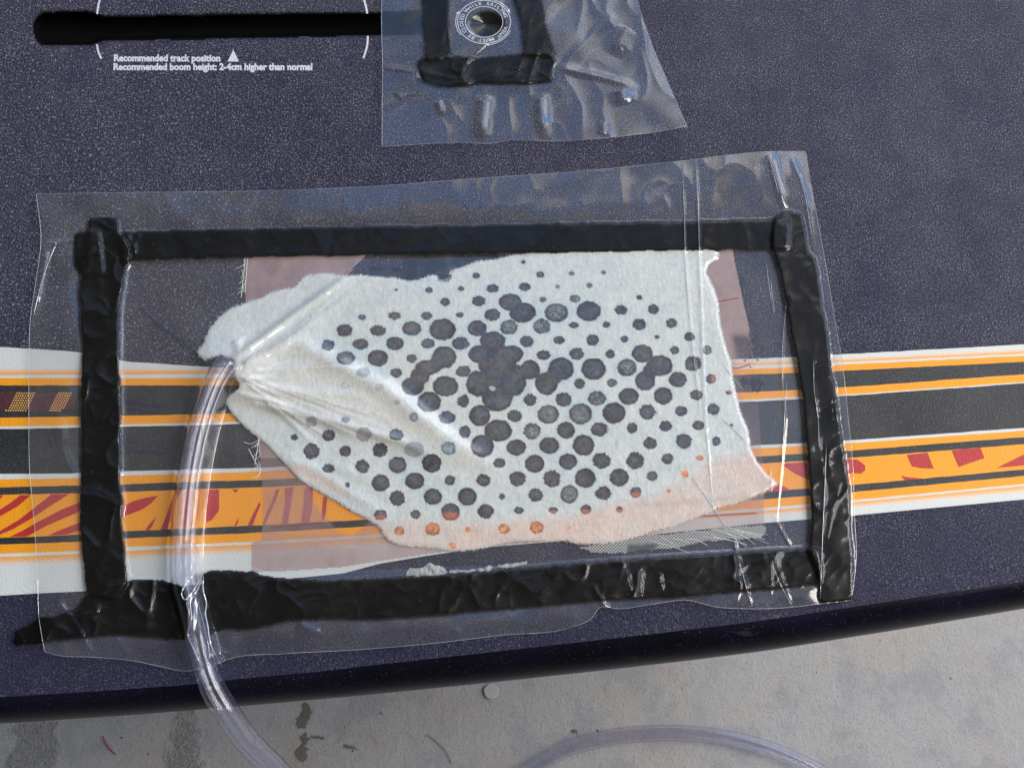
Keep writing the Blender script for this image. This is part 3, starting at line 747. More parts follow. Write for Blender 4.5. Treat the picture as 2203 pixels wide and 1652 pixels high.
# tapes
TAPES = [
 ('top_b', [(258, 497), (400, 493), (700, 487), (1000, 483), (1300, 477), (1500, 474), (1650, 470), (1700, 466), (1700, 537), (1665, 536), (1500, 539), (1300, 543), (1000, 547), (700, 551), (400, 557), (285, 562), (262, 570)], 2.0,
  'long black sealing tape strip running along the top edge of the large bag frame'),
 ('stub', [(160, 505), (170, 497), (215, 494), (225, 590), (178, 596), (160, 572)], 1.6, 'short black tape stub sticking out left at the top left corner of the large frame'),
 ('left', [(190, 470), (202, 464), (240, 466), (257, 468), (258, 500), (278, 528), (282, 548), (272, 580), (262, 640), (256, 700), (258, 760), (256, 800), (262, 820), (259, 860), (262, 892), (258, 940), (262, 985), (258, 1030), (268, 1085), (262, 1110), (268, 1160), (272, 1210), (276, 1252), (250, 1290), (186, 1280), (176, 1190), (171, 1130), (173, 1000), (172, 900), (174, 800), (177, 740), (172, 700), (169, 630), (178, 570), (190, 500)], 2.6,
  'black sealing tape strip down the left side of the large frame, crossing the stripes'),
 ('right', [(1665, 466), (1685, 452), (1728, 456), (1736, 505), (1742, 540), (1756, 556), (1764, 600), (1772, 660), (1783, 720), (1790, 790), (1802, 850), (1810, 920), (1822, 1000), (1830, 1060), (1831, 1130), (1838, 1200), (1836, 1290), (1762, 1298), (1760, 1230), (1738, 1190), (1745, 1130), (1742, 1050), (1735, 960), (1728, 870), (1718, 800), (1704, 730), (1690, 650), (1676, 580), (1660, 535)], 2.6,
  'black sealing tape strip down the right side of the large frame beside the white fleece'),
 ('bot', [(443, 1290), (436, 1262), (432, 1236), (448, 1226), (500, 1226), (545, 1227), (568, 1236), (600, 1241), (700, 1247), (800, 1243), (1000, 1233), (1150, 1219), (1290, 1207), (1450, 1196), (1600, 1187), (1765, 1176), (1768, 1256), (1700, 1265), (1550, 1276), (1450, 1286), (1310, 1291), (1200, 1301), (1100, 1309), (1000, 1319), (900, 1327), (800, 1333), (700, 1331), (620, 1336), (560, 1352), (530, 1356), (490, 1352), (462, 1362), (452, 1330)], 2.6,
  'long black sealing tape strip along the bottom of the large frame, right of the hose'),
 ('botl', [(28, 1390), (32, 1356), (62, 1344), (84, 1326), (118, 1322), (168, 1304), (182, 1280), (225, 1258), (290, 1245), (350, 1246), (385, 1256), (402, 1268), (404, 1300), (406, 1350), (402, 1378), (330, 1372), (250, 1366), (150, 1376), (80, 1384)], 2.4,
  'crumpled black sealing tape end at the bottom left corner, left of the hose'),
 ('s_l', [(905, -60), (965, -60), (967, 40), (975, 122), (914, 132), (909, 40)], 2.0, 'black sealing tape strip on the left side of the small film above the vent'),
 ('s_r', [(1100, -60), (1160, -60), (1168, 0), (1180, 65), (1199, 122), (1126, 120), (1118, 42), (1103, 0)], 2.0, 'black sealing tape strip right of the vent under the small film'),
 ('s_b', [(895, 136), (905, 124), (940, 122), (990, 119), (1030, 124), (1099, 117), (1134, 113), (1182, 112), (1199, 126), (1192, 145), (1189, 178), (1134, 183), (1099, 180), (1028, 181), (985, 190), (940, 186), (911, 181), (902, 156)], 2.4,
  'short black tape strip closing the bottom of the small film frame')]
# hose path
HR = .0050
hp = [(493, 776, 7.0), (468, 815, 6.8), (448, 862, 6.6), (434, 905, 6.4), (413, 1000, 6.4), (400, 1100, 6.4), (394, 1200, 6.6), (396, 1250, 6.6), (409, 1300, 7), (424, 1360, 7), (440, 1430, 6.0), (458, 1478, 4.5), (488, 1530, 0), (530, 1590, -10), (590, 1652, -26)]
q = smooth_line([(x, y) for x, y, z in hp], 170)
dcum = np.r_[0, np.cumsum(np.hypot(*np.diff(np.array([(x, y) for x, y, z in hp]), axis=0).T))]
zz = np.interp(np.linspace(0, dcum[-1], 170), dcum, [z for _, _, z in hp])*MM
hpts = P(q[:, 0], q[:, 1], zz)
end = hpts[-1]; dirv = hpts[-1]-hpts[-6]; dirv /= np.linalg.norm(dirv)
loop = [(1060, 1712), (1150, 1650), (1210, 1614), (1300, 1588), (1400, 1577), (1480, 1577), (1560, 1586), (1650, 1609), (1730, 1642), (1800, 1680), (1870, 1730)]
ql = smooth_line(loop, 110); lp = P(ql[:, 0], ql[:, 1], FLOOR+HR+.0002)
A_ = end; Bp = lp[0]; tA = dirv*.28; tB = (lp[3]-lp[0]); tB = tB/np.linalg.norm(tB)*.35
ss = np.linspace(0, 1, 70)[1:-1, None]
mid = (2*ss**3-3*ss**2+1)*A_+(ss**3-2*ss**2+ss)*tA*1.6+(-2*ss**3+3*ss**2)*Bp+(ss**3-ss**2)*tB*1.6
mid[:, 2] = np.maximum(mid[:, 2], FLOOR+HR+.0002)
allp = np.concatenate([hpts, mid, lp])
rad = np.ones(len(allp))
V1, F1 = tube_mesh('o', allp, HR, 28, False)
V2, F2 = tube_mesh('i', allp, HR*.62, 28, False)
n1 = len(V1); F2 = [[n1+i for i in f[::-1]] for f in F2]
Fe = []
for s_ in range(28):
    s1 = (s_+1) % 28; Fe.append([s1, s_, n1+s_, n1+s1]); e = (len(allp)-1)*28; Fe.append([e+s_, e+s1, n1+e+s1, n1+e+s_])
tag(link('vacuum_hose', np_mesh('vacuum_hose', V1+V2, F1+F2+Fe), M_HOSE), 'clear bluish plastic hose running out of the bag over the board edge to the floor', 'hose')
# hose height map for the film drape
dh, Th = dist_poly([tuple(v) for v in q[:118:3]])
HT = np.where(dh < 27, .0066+np.sqrt(np.clip(HR**2-(dh*.0002)**2, 0, None)), 0)
HTs = np.maximum(HT, np.clip(.0112-(np.maximum(dh-18, 0))*.00045, 0, None)*((GX > np.interp(GY, [776, 862, 1000, 1100, 1250, 1440], [493, 448, 413, 400, 396, 440]))))
fade = np.clip((1450-GY)/10, 0, 1)*np.clip((GY-772)/14, 0, 1)
HT = HT*fade; HTs = HTs*fade

TAPEH = np.zeros(GX.shape); tape_objs = []
crum = ridged(GX, GY, 46, 301, 1.6, .5, .8); crum2 = ridged(GX, GY, 24, 311, 2.2, 1.2, .9); lump = fbm(GX, GY, 60, 321, 3)
CR = {'left': (.40, .15), 'botl': (.75, .25), 'bot': (.35, .15), 'top_b': (.12, .05), 'right': (.20, .06), 's_b': (.5, .2)}
for nm, poly, T, lab in TAPES:
    m0 = pmask(poly)
    edge = blur(m0.astype(float), 3, 1)+(fbm(GX, GY, 9, 401, 3)-.5)*.5 > .5
    prof = np.clip(blur(edge.astype(float), 7, 2)*1.9-.55, 0, 1); prof = 1-(1-prof)**2.2
    c1, c2 = CR.get(nm, (.25, .1))
    Hh = T*MM*prof*(.86+.30*(lump-.5))+T*MM*prof*(c1*(crum-.35)*.7+c2*crum2*.6)
    under = blur(TAPEH, 5, 1)
    Hk = np.maximum(.0003, Hh+.0002+under*.8)
    if nm in ('bot', 'botl'): Hk = np.maximum(Hk, blur(HT, 6, 2)+.0014*prof+.0007*prof*(crum2-.3))
    tape_objs.append((nm, edge, Hk, lab)); TAPEH = np.maximum(TAPEH, np.where(edge, Hk, 0))
for nm, edge, Hk, lab in tape_objs:
    V, Fq, u_ = masked_grid(edge, Hk)
    o = link('sealing_tape', np_mesh('sealing_tape', V, Fq), M_TAPE)
    tag(o, lab, 'sealing tape', 'black sealing tapes under the plastic films')

# ------------------------------------------------------------------ cloths
pk = pmask([(523, 548), (640, 535), (790, 530), (787, 552), (760, 580), (735, 610), (900, 700), (1200, 620), (1490, 600), (1500, 530), (1576, 530), (1583, 570), (1590, 600), (1600, 650), (1612, 700), (1621, 762), (1632, 820), (1634, 900), (1640, 980), (1645, 1060), (1646, 1128), (1500, 1142), (1400, 1152),
              (1250, 1162), (1190, 1164), (1040, 1176), (913, 1193), (818, 1207), (738, 1220), (617, 1228), (542, 1231), (540, 1165), (562, 1160), (566, 1100), (562, 1030), (556, 955), (545, 850), (535, 750), (527, 640)])
ST_A = np.ones(GX.shape+(4,)); ragp = fbm(GX, GY, 30, 501, 4)
al = np.clip(.80+.35*(ragp-.5), 0, 1)
# clear, resin-wet windows in the cloth
def win(poly, soft=6, w=.8):
    return blur(pmask(poly).astype(float), soft, 1)*w
dry = np.clip(win([(665, 1040), (715, 1040), (800, 1120), (760, 1150), (725, 1140), (690, 1100), (672, 1075)], 5, .95)+win([(560, 1150), (720, 1130), (830, 1140), (850, 1190), (560, 1170)], 8, .35)+win([(1575, 720), (1660, 730), (1660, 760), (1640, 870), (1600, 860)], 6, .75)+win([(1590, 850), (1660, 850), (1660, 990), (1630, 990)], 6, .35), 0, 1)
al = al*(1-dry)
al = np.where((GY > 985) & (GY < 1150) & (GX < 900), al*.55, al)
al = np.where((GX > 1400) & (GY > 1000), al*.55, al); al = np.where((GX > 1500) & (GY > 770) & (GY < 1000), al*.45, al)
ST_A[..., 3] = np.clip(al, 0, 1)
tin = .93+.14*(fbm(GX, GY, 60, 511, 3)-.5)
stn = np.clip((fbm(GX, GY, 45, 521, 3)-.62)*4, 0, 1)
for k_, c_ in enumerate((1., .92, .92)): ST_A[..., k_] = tin*(1-.3*stn*(1-c_*.3))
V, Fq, u_ = masked_grid(pk, .00032+.00010*fbm(GX, GY, 12, 531, 2)+FOLD*.25*(GX < 700))
cloth = link('peel_cloth', np_mesh('peel_cloth', V, Fq, attr={'stain': ST_A.reshape(-1, 4)[u_]}), M_PEEL)
tag(cloth, 'thin pinkish woven peel cloth lying under the white fleece', 'cloth')
for pts in ([(1537, 652), (1560, 646), (1590, 641)], [(1480, 1112), (1560, 1107), (1627, 1103)], [(1572, 792), (1590, 791), (1615, 783)], [(585, 1134), (640, 1129), (700, 1124)]):
    one('red_tracer', M_THREAD_R, cloth, lambda q: q.line(smooth_line(pts, 20), 2.0, .0006))
rr = np.random.default_rng(77)
for i in range(18):
    up_ = i < 9
    x = (524+rr.normal(0, 2)) if up_ else (556+rr.normal(0, 2)); y = rr.uniform(552, 632) if up_ else rr.uniform(925, 1010)
    L_ = rr.uniform(10, 34); a = rr.normal(math.pi/2, .28)
    pts = [(x, y), (x+L_*.5*math.cos(a)+rr.normal(0, 2), y+L_*.5*math.sin(a)), (x+L_*math.cos(a+.4)-2, y+L_*math.sin(a+.4))]
    one('loose_thread', M_THREAD_W, cloth, lambda q: q.line(smooth_line(pts, 12), .9, .0007+i*.00001))
for pts in ([(533, 552), (530, 590), (527, 630)], [(528, 552), (523, 600), (519, 640)], [(560, 930), (553, 970), (548, 1000)], [(535, 965), (545, 985), (556, 1005)]): one('loose_thread', M_THREAD_W, cloth, lambda q: q.line(smooth_line(pts, 14), 1.4, .0009))
gk = pmask([(1240, 1176), (1300, 1168), (1400, 1150), (1500, 1141), (1645, 1128), (1650, 1140), (1640, 1156), (1560, 1160), (1450, 1178), (1330, 1190), (1270, 1188)])
gk2 = (blur(gk.astype(float), 4, 1)+(fbm(GX, GY, 20, 541, 4)-.5)*.9) > .5
A2 = np.ones(GX.shape+(4,)); A2[..., 3] = np.clip(1.1-win([(1350, 1172), (1420, 1168), (1400, 1190), (1350, 1190)], 4, .9), 0, 1)
V, Fq, u_ = masked_grid(gk2, .0005+.0001*fbm(GX, GY, 10, 542, 2))
gl_ = link('glass_cloth', np_mesh('glass_cloth', V, Fq, attr={'stain': A2.reshape(-1, 4)[u_]}), M_GLASS)
tag(gl_, 'grey woven glass cloth strip fraying below the fleece at lower right', 'cloth')
fb = MB(); rr = np.random.default_rng(9)
for i in range(18):
    x = rr.uniform(1440, 1640); y = 1160-(x-1440)*.08+rr.normal(0, 6)
    L_ = rr.uniform(30, 90); a = rr.normal(.22, .14)
    fb.line(smooth_line([(x-L_/2*math.cos(a), y-L_/2*math.sin(a)), (x, y+rr.normal(0, 2)), (x+L_/2*math.cos(a), y+L_/2*math.sin(a)+3)], 12), rr.uniform(.4, .9), .0008+i*.00001)
link('frayed_fibre', fb.mesh('frayed_fibre'), M_THREAD_W, gl_)

# ------------------------------------------------------------------ fleece with resin spots
D6 = (2.849, 1000, 520); D5 = (3.442, 400, 520); D8 = (4.789, 640, 580); D7 = (3.147, 500, 950); D3 = (2.937, 1150, 1050)
# kind: d dark, m mottled, b blue pale, g green pale, o orange, h half orange, f faint
DOTS = []
def dd(A, lst):
    for e in lst:
        x, y, rx = e[0], e[1], e[2]; ry = e[3] if len(e) > 3 else rx; kd = e[4] if len(e) > 4 else 'd'
        DOTS.append((A[1]+x/A[0], A[2]+y/A[0], rx/A[0], ry/A[0], kd))
dd(D8, [(685, 222, 12, 12, 'f'), (1018, 208, 20, 14), (1356, 212, 40, 30), (1685, 196, 35, 25), (1840, 62, 40, 32), (2012, 195, 65, 45), (1510, 75, 80, 55, 'b2'), (1522, 332, 52, 42), (1867, 325, 70, 55), (665, 490, 42, 30),
 (998, 475, 65, 42), (1330, 478, 60, 42), (1672, 468, 42, 28), (2008, 465, 82, 65), (485, 628, 82, 66), (828, 628, 78, 58), (1176, 608, 100, 75), (1495, 618, 137, 113), (1850, 605, 100, 82), (314, 780, 68, 62), (650, 768, 82, 58),
 (1005, 762, 93, 70), (1343, 762, 68, 52), (1680, 760, 88, 68), (497, 910, 100, 70), (828, 912, 105, 88), (1175, 915, 56, 45), (1510, 903, 128, 115), (675, 1058, 72, 50), (1017, 1065, 60, 50), (1340, 1010, 130, 80), (1260, 1100, 100, 90), (1440, 960, 80, 80), (1190, 1200, 118, 98),
 (1525, 1200, 133, 108), (1355, 1363, 125, 105), (1705, 1050, 72, 56), (1705, 1355, 62, 62), (1540, 1522, 88, 68), (490, 1195, 48, 32, 'f'), (845, 1215, 45, 40, 'f'), (1025, 1365, 30, 30, 'f'), (1200, 1518, 48, 48, 'b'), (143, 1565, 62, 55), (495, 1545, 42, 30, 'b')])
dd(D6, [(358, 125, 16, 12), (463, 202, 26, 20), (655, 195, 18, 14, 'm'), (851, 189, 16, 13, 'm'), (550, 120, 10, 8, 'f'), (745, 118, 8, 8, 'f'), (367, 277, 38, 26), (568, 275, 15, 12, 'm'), (763, 268, 18, 17, 'm'), (958, 264, 9, 9, 'f'),
 (280, 370, 72, 52), (355, 435, 82, 62), (480, 355, 22, 17, 'm'), (562, 436, 75, 58, 'm'), (675, 350, 34, 23, 'm'), (758, 426, 76, 62), (1069, 343, 18, 16), (957, 418, 38, 30), (1156, 415, 34, 32), (270, 525, 55, 46, 'm'), (472, 519, 54, 46, 'm'),
 (668, 512, 30, 20), (868, 508, 24, 20), (1069, 506, 42, 36), (1267, 500, 34, 30), (1178, 584, 16, 13), (1378, 582, 33, 28), (170, 605, 80, 55), (378, 612, 42, 35), (577, 603, 37, 26), (783, 603, 38, 36), (978, 597, 25, 21),
 (90, 690, 70, 55), (290, 690, 70, 55), (482, 695, 42, 30), (686, 687, 47, 37), (890, 688, 30, 26), (1088, 685, 66, 55), (1286, 665, 28, 26), (1485, 664, 29, 27, 'm'), (200, 740, 120, 110), (400, 785, 62, 60), (0, 793, 35, 35),
 (300, 850, 80, 100), (80, 870, 72, 80), (200, 960, 95, 80), (210, 850, 100, 60), (590, 780, 80, 70), (540, 830, 55, 50), (500, 870, 70, 70), (790, 780, 76, 68), (994, 772, 60, 54, 'm'), (1195, 760, 80, 66), (1140, 790, 50, 50), (1397, 748, 50, 47), (703, 870, 34, 32),
 (903, 865, 31, 26, 'm'), (1105, 853, 62, 60), (1306, 845, 56, 48), (1508, 840, 32, 30, 'h'), (0, 975, 25, 40), (400, 968, 40, 37), (605, 968, 50, 43), (810, 960, 56, 45, 'm'), (1005, 948, 62, 52), (1215, 945, 58, 54), (1420, 938, 40, 32),
 (1618, 925, 20, 14, 'h'), (92, 1065, 66, 65), (305, 1067, 46, 38), (511, 1058, 67, 58, 'm'), (710, 1055, 72, 65, 'm'), (914, 1050, 72, 65), (1119, 1043, 51, 47), (1326, 1037, 38, 32), (1523, 1027, 40, 34), (205, 1157, 85, 68), (413, 1160, 54, 50, 'm'),
 (621, 1155, 56, 52), (824, 1150, 54, 42), (1025, 1142, 33, 33), (1231, 1130, 40, 33), (1431, 1125, 36, 30), (1634, 1124, 10), (0, 1165, 36, 40), (107, 1252, 72, 70), (316, 1260, 60, 50), (518, 1248, 62, 52), (728, 1247, 68, 64),
 (932, 1232, 12, 20, 'f'), (1137, 1235, 43, 37), (1343, 1222, 48, 46), (1541, 1222, 26, 30), (213, 1355, 38, 30), (428, 1360, 60, 55), (631, 1347, 57, 50), (838, 1342, 54, 50), (1043, 1342, 54, 52), (1243, 1330, 37, 34),
 (1438, 1324, 25, 18, 'o'), (115, 1460, 44, 38), (325, 1453, 52, 45), (534, 1452, 53, 53), (739, 1448, 65, 60), (946, 1445, 60, 55), (1149, 1435, 34, 31), (1349, 1422, 22, 22, 'o'), (15, 1562, 60, 55), (228, 1560, 19), (435, 1552, 44, 42),
 (640, 1547, 55, 57, 'm'), (850, 1540, 50, 42), (1047, 1535, 36, 33, 'h'), (1250, 1527, 13, 13, 'o'), (128, 1650, 50, 45), (332, 1645, 30, 22), (540, 1645, 30, 20, 'h'), (742, 1640, 34, 30, 'h'), (948, 1640, 22, 20, 'h')])
dd(D5, [(803, 1448, 27, 23), (1057, 1432, 48, 43), (1318, 1425, 56, 55), (1557, 1430, 53, 43, 'g'), (1945, 1530, 54, 50, 'b'), (930, 1550, 60), (1180, 1550, 44, 40), (1437, 1540, 58, 53), (1690, 1537, 75, 57), (1820, 1640, 72, 70)])
dd(D7, [(650, 180, 42, 30), (880, 168, 48, 46), (1118, 158, 62, 56), (780, 292, 18, 18), (895, 403, 10, 10, 'f'), (1003, 278, 62, 58), (1235, 265, 66, 58), (1472, 262, 37, 35), (1002, 495, 45, 36, 'h'), (1117, 382, 54, 52),
 (1357, 372, 62, 56), (1240, 492, 34, 31), (1477, 475, 64, 60, 'h'), (1130, 603, 35, 30, 'o'), (1357, 592, 50, 45, 'o'), (1595, 595, 20, 20, 'o'), (1840, 590, 40, 34, 'o'), (2060, 580, 48, 42, 'o'), (1492, 702, 22, 22, 'o')])
dd(D3, [(222, 250, 12, 12, 'o')])
n_f = fbm(GX, GY, 40, 601, 3); n_s = fbm(GX, GY, 7, 611, 2)
# faint see-through of the graphics below on the lower edge
low = np.clip((GY-np.interp(GX, [780, 900, 1200, 1400, 1500, 1600, 1680], [1112, 1112, 1105, 1060, 1000, 960, 950])+22*(n_f-.5))/26, 0, 1)
base = np.empty(GX.shape+(3,)); warm = np.clip(tent*1.2, 0, 1)
low = low*np.clip(.55+1.1*fbm(GX, GY, 34, 655, 3)*.8, 0, 1.1)
for k_, (c0_, cw, cp) in enumerate(zip((.66, .685, .655), (.69, .68, .62), (.74, .57, .48))):
    a = c0_*(1-warm)+cw*warm; base[..., k_] = a*(1-low*.8)+cp*low*.8
# greyer blotches where graphics show through
for yy, w_, s_ in ((1086, 6, .12), (1010, 5, .06)):
    band = np.exp(-((GY-(yy-(GX-1400)*.08))/w_)**2)*np.clip((GX-1330)/60, 0, 1)*(.4+n_f)
    base *= (1-s_*band)[..., None]
base *= (0.955+.10*(n_s-.5)+.10*(n_f-.5))[..., None]
orz = np.clip((GX-615)/20, 0, 1)*np.clip((760-GX)/40, 0, 1)*np.exp(-((GY-(1000+(GX-620)*.45))/14)**2)*.5
for k_, c_ in enumerate((.75, .52, .40)): base[..., k_] = base[..., k_]*(1-orz)+c_*orz
j1 = np.random.default_rng(3).random(GX.shape)
cov = np.zeros(GX.shape); dc = base.copy(); halo = np.zeros(GX.shape)
for i, (cx, cy, rx, ry, kd) in enumerate(DOTS):
    R_ = max(rx, ry)*1.9+6
    i0, i1_ = int((cx-R_-X0)/ST), int((cx+R_-X0)/ST)+2; j0, j1_ = int((cy-R_-Y0)/ST), int((cy+R_-Y0)/ST)+2
    sl = (slice(j0, j1_), slice(i0, i1_)); X = GX[sl]-cx; Y = GY[sl]-cy
    ang = np.arctan2(Y/ry, X/rx); rho = np.hypot(X/rx, Y/ry)
    rg = (.085 if max(rx, ry) < 19 else .05)
    edge = 1+rg*1.8*(vn(ang*4.2, ang*0+i, 1, 1, 700+i)-.5)+rg*1.2*(vn(ang*11, ang*0+i, 1, 1, 900+i)-.5)*2*(1 if max(rx, ry) < 20 else .5)
    soft = max(1.1/max(rx, ry), .07)
    c = np.clip((edge-rho)/soft+.5, 0, 1)
    col = {'d': (.088, .086, .098), 'm': (.135, .145, .145), 'b': (.30, .36, .40), 'b2': (.13, .15, .20), 'g': (.13, .155, .15), 'o': (.72, .30, .13), 'f': (.36, .39, .40), 'h': (.10, .10, .12)}[kd]
    if kd == 'f': c = c*.55
    v_ = 1+.6*(n_f[sl]-.5)+.7*(vn(X, Y, 5, 5, 50+i)-.5)+.5*(vn(X+Y, Y-X, 14, 30, 80+i)-.5)
    g_ = [np.full(X.shape, k2)*v_ for k2 in col]
    if kd == 'h':
        bl_ = np.clip((Y/ry+.1)*2.5, 0, 1) if cx < 1450 else np.clip((X/rx)*2.5, 0, 1)
        g_ = [a*(1-bl_)+b_*bl_ for a, b_ in zip(g_, (.50, .17, .10))]
    # pale flecks in the middle of the drop
    if max(rx, ry) > 8:
        wm_ = .55 if kd == 'm' else .30
        fle = np.clip((vn(X, Y, 3.2, 3.2, 1200+i)-.56)*5, 0, 1)*np.clip(1.05-rho/(1.0 if kd == 'm' else .36), 0, 1)*wm_*(.45 if kd != 'm' and max(rx, ry) > 19 else 1)
        g_ = [a*(1-fle)+.50*fle for a in g_]
        g_ = [a*(1-.5*np.exp(-((rho-.88)/.14)**2)*(1-cov[sl])) for a in g_]; rim_ = cov[sl] > .5
        g_ = [np.where(rim_, .5*a+.5*np.minimum(dc[sl][..., k2], .1), a) for k2, a in enumerate(g_)]
    hide = samp(warm, np.array([cx]), np.array([cy]))[0]
    if hide > .35 and kd in 'd': c = c*.55
    for k2 in range(3): dc[sl][..., k2] = dc[sl][..., k2]*(1-c)+g_[k2]*c
    cov[sl] = np.maximum(cov[sl], c)
    if kd in ('d', 'm', 'b'): halo[sl] = np.maximum(halo[sl], np.exp(-((rho-1)/.42)**2)*.75*(1-c)*(cy < 760 or i % 4 == 0))
halo *= (1-cov)
for k_, c_ in enumerate((.42, .58, .64)): dc[..., k_] = dc[..., k_]*(1-halo*.45)+c_*halo*.45
# two small gaps of clean fleece inside the big blots
for cx, cy, a, b_ in ((921, 832, 9, 11), (1058, 834, 7, 6)):
    g = np.clip((1-np.hypot((GX-cx)/a, (GY-cy)/b_)+(fbm(GX, GY, 9, 77, 2)-.5)*1.3)*2.2, 0, 1)*.75
    for k_ in range(3): dc[..., k_] = dc[..., k_]*(1-g)+base[..., k_]*g
me_ = blur(Mfl.astype(float), 9, 1)
alpha = np.clip(me_*1.12-.02+.0*n_f, 0, 1)
thin = win([(430, 650), (560, 630), (700, 570), (790, 575), (740, 620), (640, 660), (560, 690), (500, 720), (440, 790)], 8, .28)
alpha = np.clip(alpha-thin*.35, 0, 1)
Mw = me_ > .06
FA = np.concatenate([dc, alpha[..., None]], -1)
V, Fq, u_ = masked_grid(Mw, HF)
fle_o = link('breather_fleece', np_mesh('breather_fleece', V, Fq, attr={'stain': FA.reshape(-1, 4)[u_]}), M_FLEECE)
tag(fle_o, 'white fuzzy fleece with rows of dark and orange resin spots inside the large frame', 'fleece')
# stray fibres round its edge
fz_ = MB(); per = np.array(fl_out+[fl_out[0]], float); rr = np.random.default_rng(15)
dl = np.hypot(*np.diff(per, axis=0).T); cum = np.r_[0, np.cumsum(dl)]
for i in range(1800):
    s_ = rr.uniform(0, cum[-1]); k_ = int(np.searchsorted(cum, s_)-1); k_ = min(max(k_, 0), len(dl)-1)
    f_ = (s_-cum[k_])/dl[k_]; p_ = per[k_]*(1-f_)+per[k_+1]*f_; tg = (per[k_+1]-per[k_])/dl[k_]
    nr = np.array([tg[1], -tg[0]]); L_ = rr.uniform(3, 9); a = p_-nr*3+rr.normal(0, 1, 2)
    e_ = a+nr*L_+tg*rr.normal(0, 4); mdl = (a+e_)/2+rr.normal(0, 1, 2)
    fz_.line([tuple(a), tuple(mdl), tuple(e_)], [.8, .5, .1], .0003, 0, HF)
link('edge_fibre', fz_.mesh('edge_fibre'), M_FIBRE, fle_o)['kind'] = 'stuff'

# ------------------------------------------------------------------ films
inside = pmask([(225, 520), (1700, 500), (1790, 1200), (225, 1260)])
ins = blur(inside.astype(float), 10, 1)
comp = np.maximum(TAPEH, HT)
comp = np.maximum(comp, np.where(Mfl, HF, 0))
drape = np.maximum(comp+.00025+.0004*blur((TAPEH > 0).astype(float), 3, 1), np.maximum(blur(comp, 5, 2), blur(TAPEH, 7, 2))+.00025)
drape = np.maximum(drape, HTs+.00035)
side_t = blur(TAPEH, 14, 2)*1.05
drape = np.maximum(drape, side_t*np.clip((GX-235)/10, 0, 1)*np.clip((300-GX)/20, 0, 1)*np.clip((GY-575)/20, 0, 1)*np.clip((1210-GY)/20, 0, 1))
loose = .0012+.0016*fbm(GX, GY, 120, 801, 2)+.0005*ridged(GX, GY, 90, 811, 1.8, -.35, .6)+.0002*ridged(GX, GY, 45, 821, 2.0, .3, .6)
tight = .00055+.00006*fbm(GX, GY, 20, 831, 2)+.00010*ridged(GX, GY, 120, 841, 3, .2, 1.2)+FOLD
near = np.clip(1-blur((TAPEH > 0).astype(float), 22, 2)*1.3, 0, 1)
base_l = tight*ins+(1-ins)*(.0006+(loose-.0006)*(.35+.65*near))
HB = np.maximum(drape, base_l)
for pts, a, w in [([(1470, 345), (1474, 540), (1492, 760), (1510, 900), (1530, 1085)], .35, 2.6), ([(1497, 345), (1504, 540), (1512, 760), (1520, 930), (1536, 1100)], .5, 3.2),
                  ([(1655, 330), (1680, 420), (1690, 460)], 1.0, 9), ([(1700, 330), (1735, 420), (1748, 520), (1765, 600)], .5, 7), ([(1692, 640), (1684, 740), (1682, 835), (1690, 900), (1680, 1010), (1662, 1190)], .35, 3),
                  ([(1662, 1190), (1705, 1306)], .5, 4), ([(1660, 1190), (1658, 1290)], .4, 3), ([(1665, 1108), (1706, 1182)], .35, 3), ([(1575, 1150), (1588, 1200), (1592, 1270), (1578, 1306)], .6, 4), ([(1590, 1200), (1618, 1306)], .4, 3),
                  ([(1755, 700), (1750, 800), (1762, 960), (1775, 1050), (1765, 1290)], .3, 4), ([(1808, 1030), (1780, 1150), (1775, 1200)], .25, 4), ([(1775, 720), (1786, 850), (1790, 950)], .25, 5),
                  ([(1275, 1260), (1300, 1300), (1312, 1308)], 1.0, 5), ([(1345, 1225), (1360, 1285)], .9, 6), ([(1418, 1230), (1422, 1275)], .9, 6), ([(1380, 1225), (1376, 1290)], .5, 6),
                  ([(100, 532), (88, 600), (70, 690)], 1.2, 8), ([(90, 524), (130, 522), (160, 515)], .8, 5), ([(270, 500), (282, 525), (292, 548)], .8, 7), ([(300, 500), (290, 530), (285, 560)], .7, 6),
                  ([(435, 1235), (418, 1290), (412, 1370), (432, 1440)], .9, 5), ([(440, 1240), (437, 1290), (450, 1370), (468, 1430)], .9, 5), ([(398, 1240), (394, 1280), (402, 1290), (435, 1235)], .8, 4),
                  ([(440, 1370), (470, 1400), (505, 1418)], .6, 9), ([(120, 1290), (160, 1340), (200, 1412)], .8, 8), ([(205, 1320), (212, 1300)], .8, 5), ([(640, 1340), (700, 1370)], .6, 10), ([(980, 1350), (985, 1375)], .3, 10),
                  ([(262, 590), (250, 700), (254, 800)], .8, 10), ([(262, 800), (220, 900), (205, 950)], .7, 5)]:
    HB = HB+ridge(pts, a*MM, w)
LOOSE = (1-.92*blur((TAPEH > 0).astype(float), 3, 1))*(1-.6*Hv)
def coons(top, bottom, left, right, nu, nv):
    T_ = smooth_line(top, nu)[None]; B_ = smooth_line(bottom, nu)[None]; L_ = smooth_line(left, nv)[:, None]; R_ = smooth_line(right, nv)[:, None]
    u_ = np.linspace(0, 1, nu)[None, :, None]; v_ = np.linspace(0, 1, nv)[:, None, None]
    return (1-v_)*T_+v_*B_+(1-u_)*L_+u_*R_-((1-u_)*(1-v_)*T_[:, :1]+u_*(1-v_)*T_[:, -1:]+(1-u_)*v_*B_[:, :1]+u_*v_*B_[:, -1:])
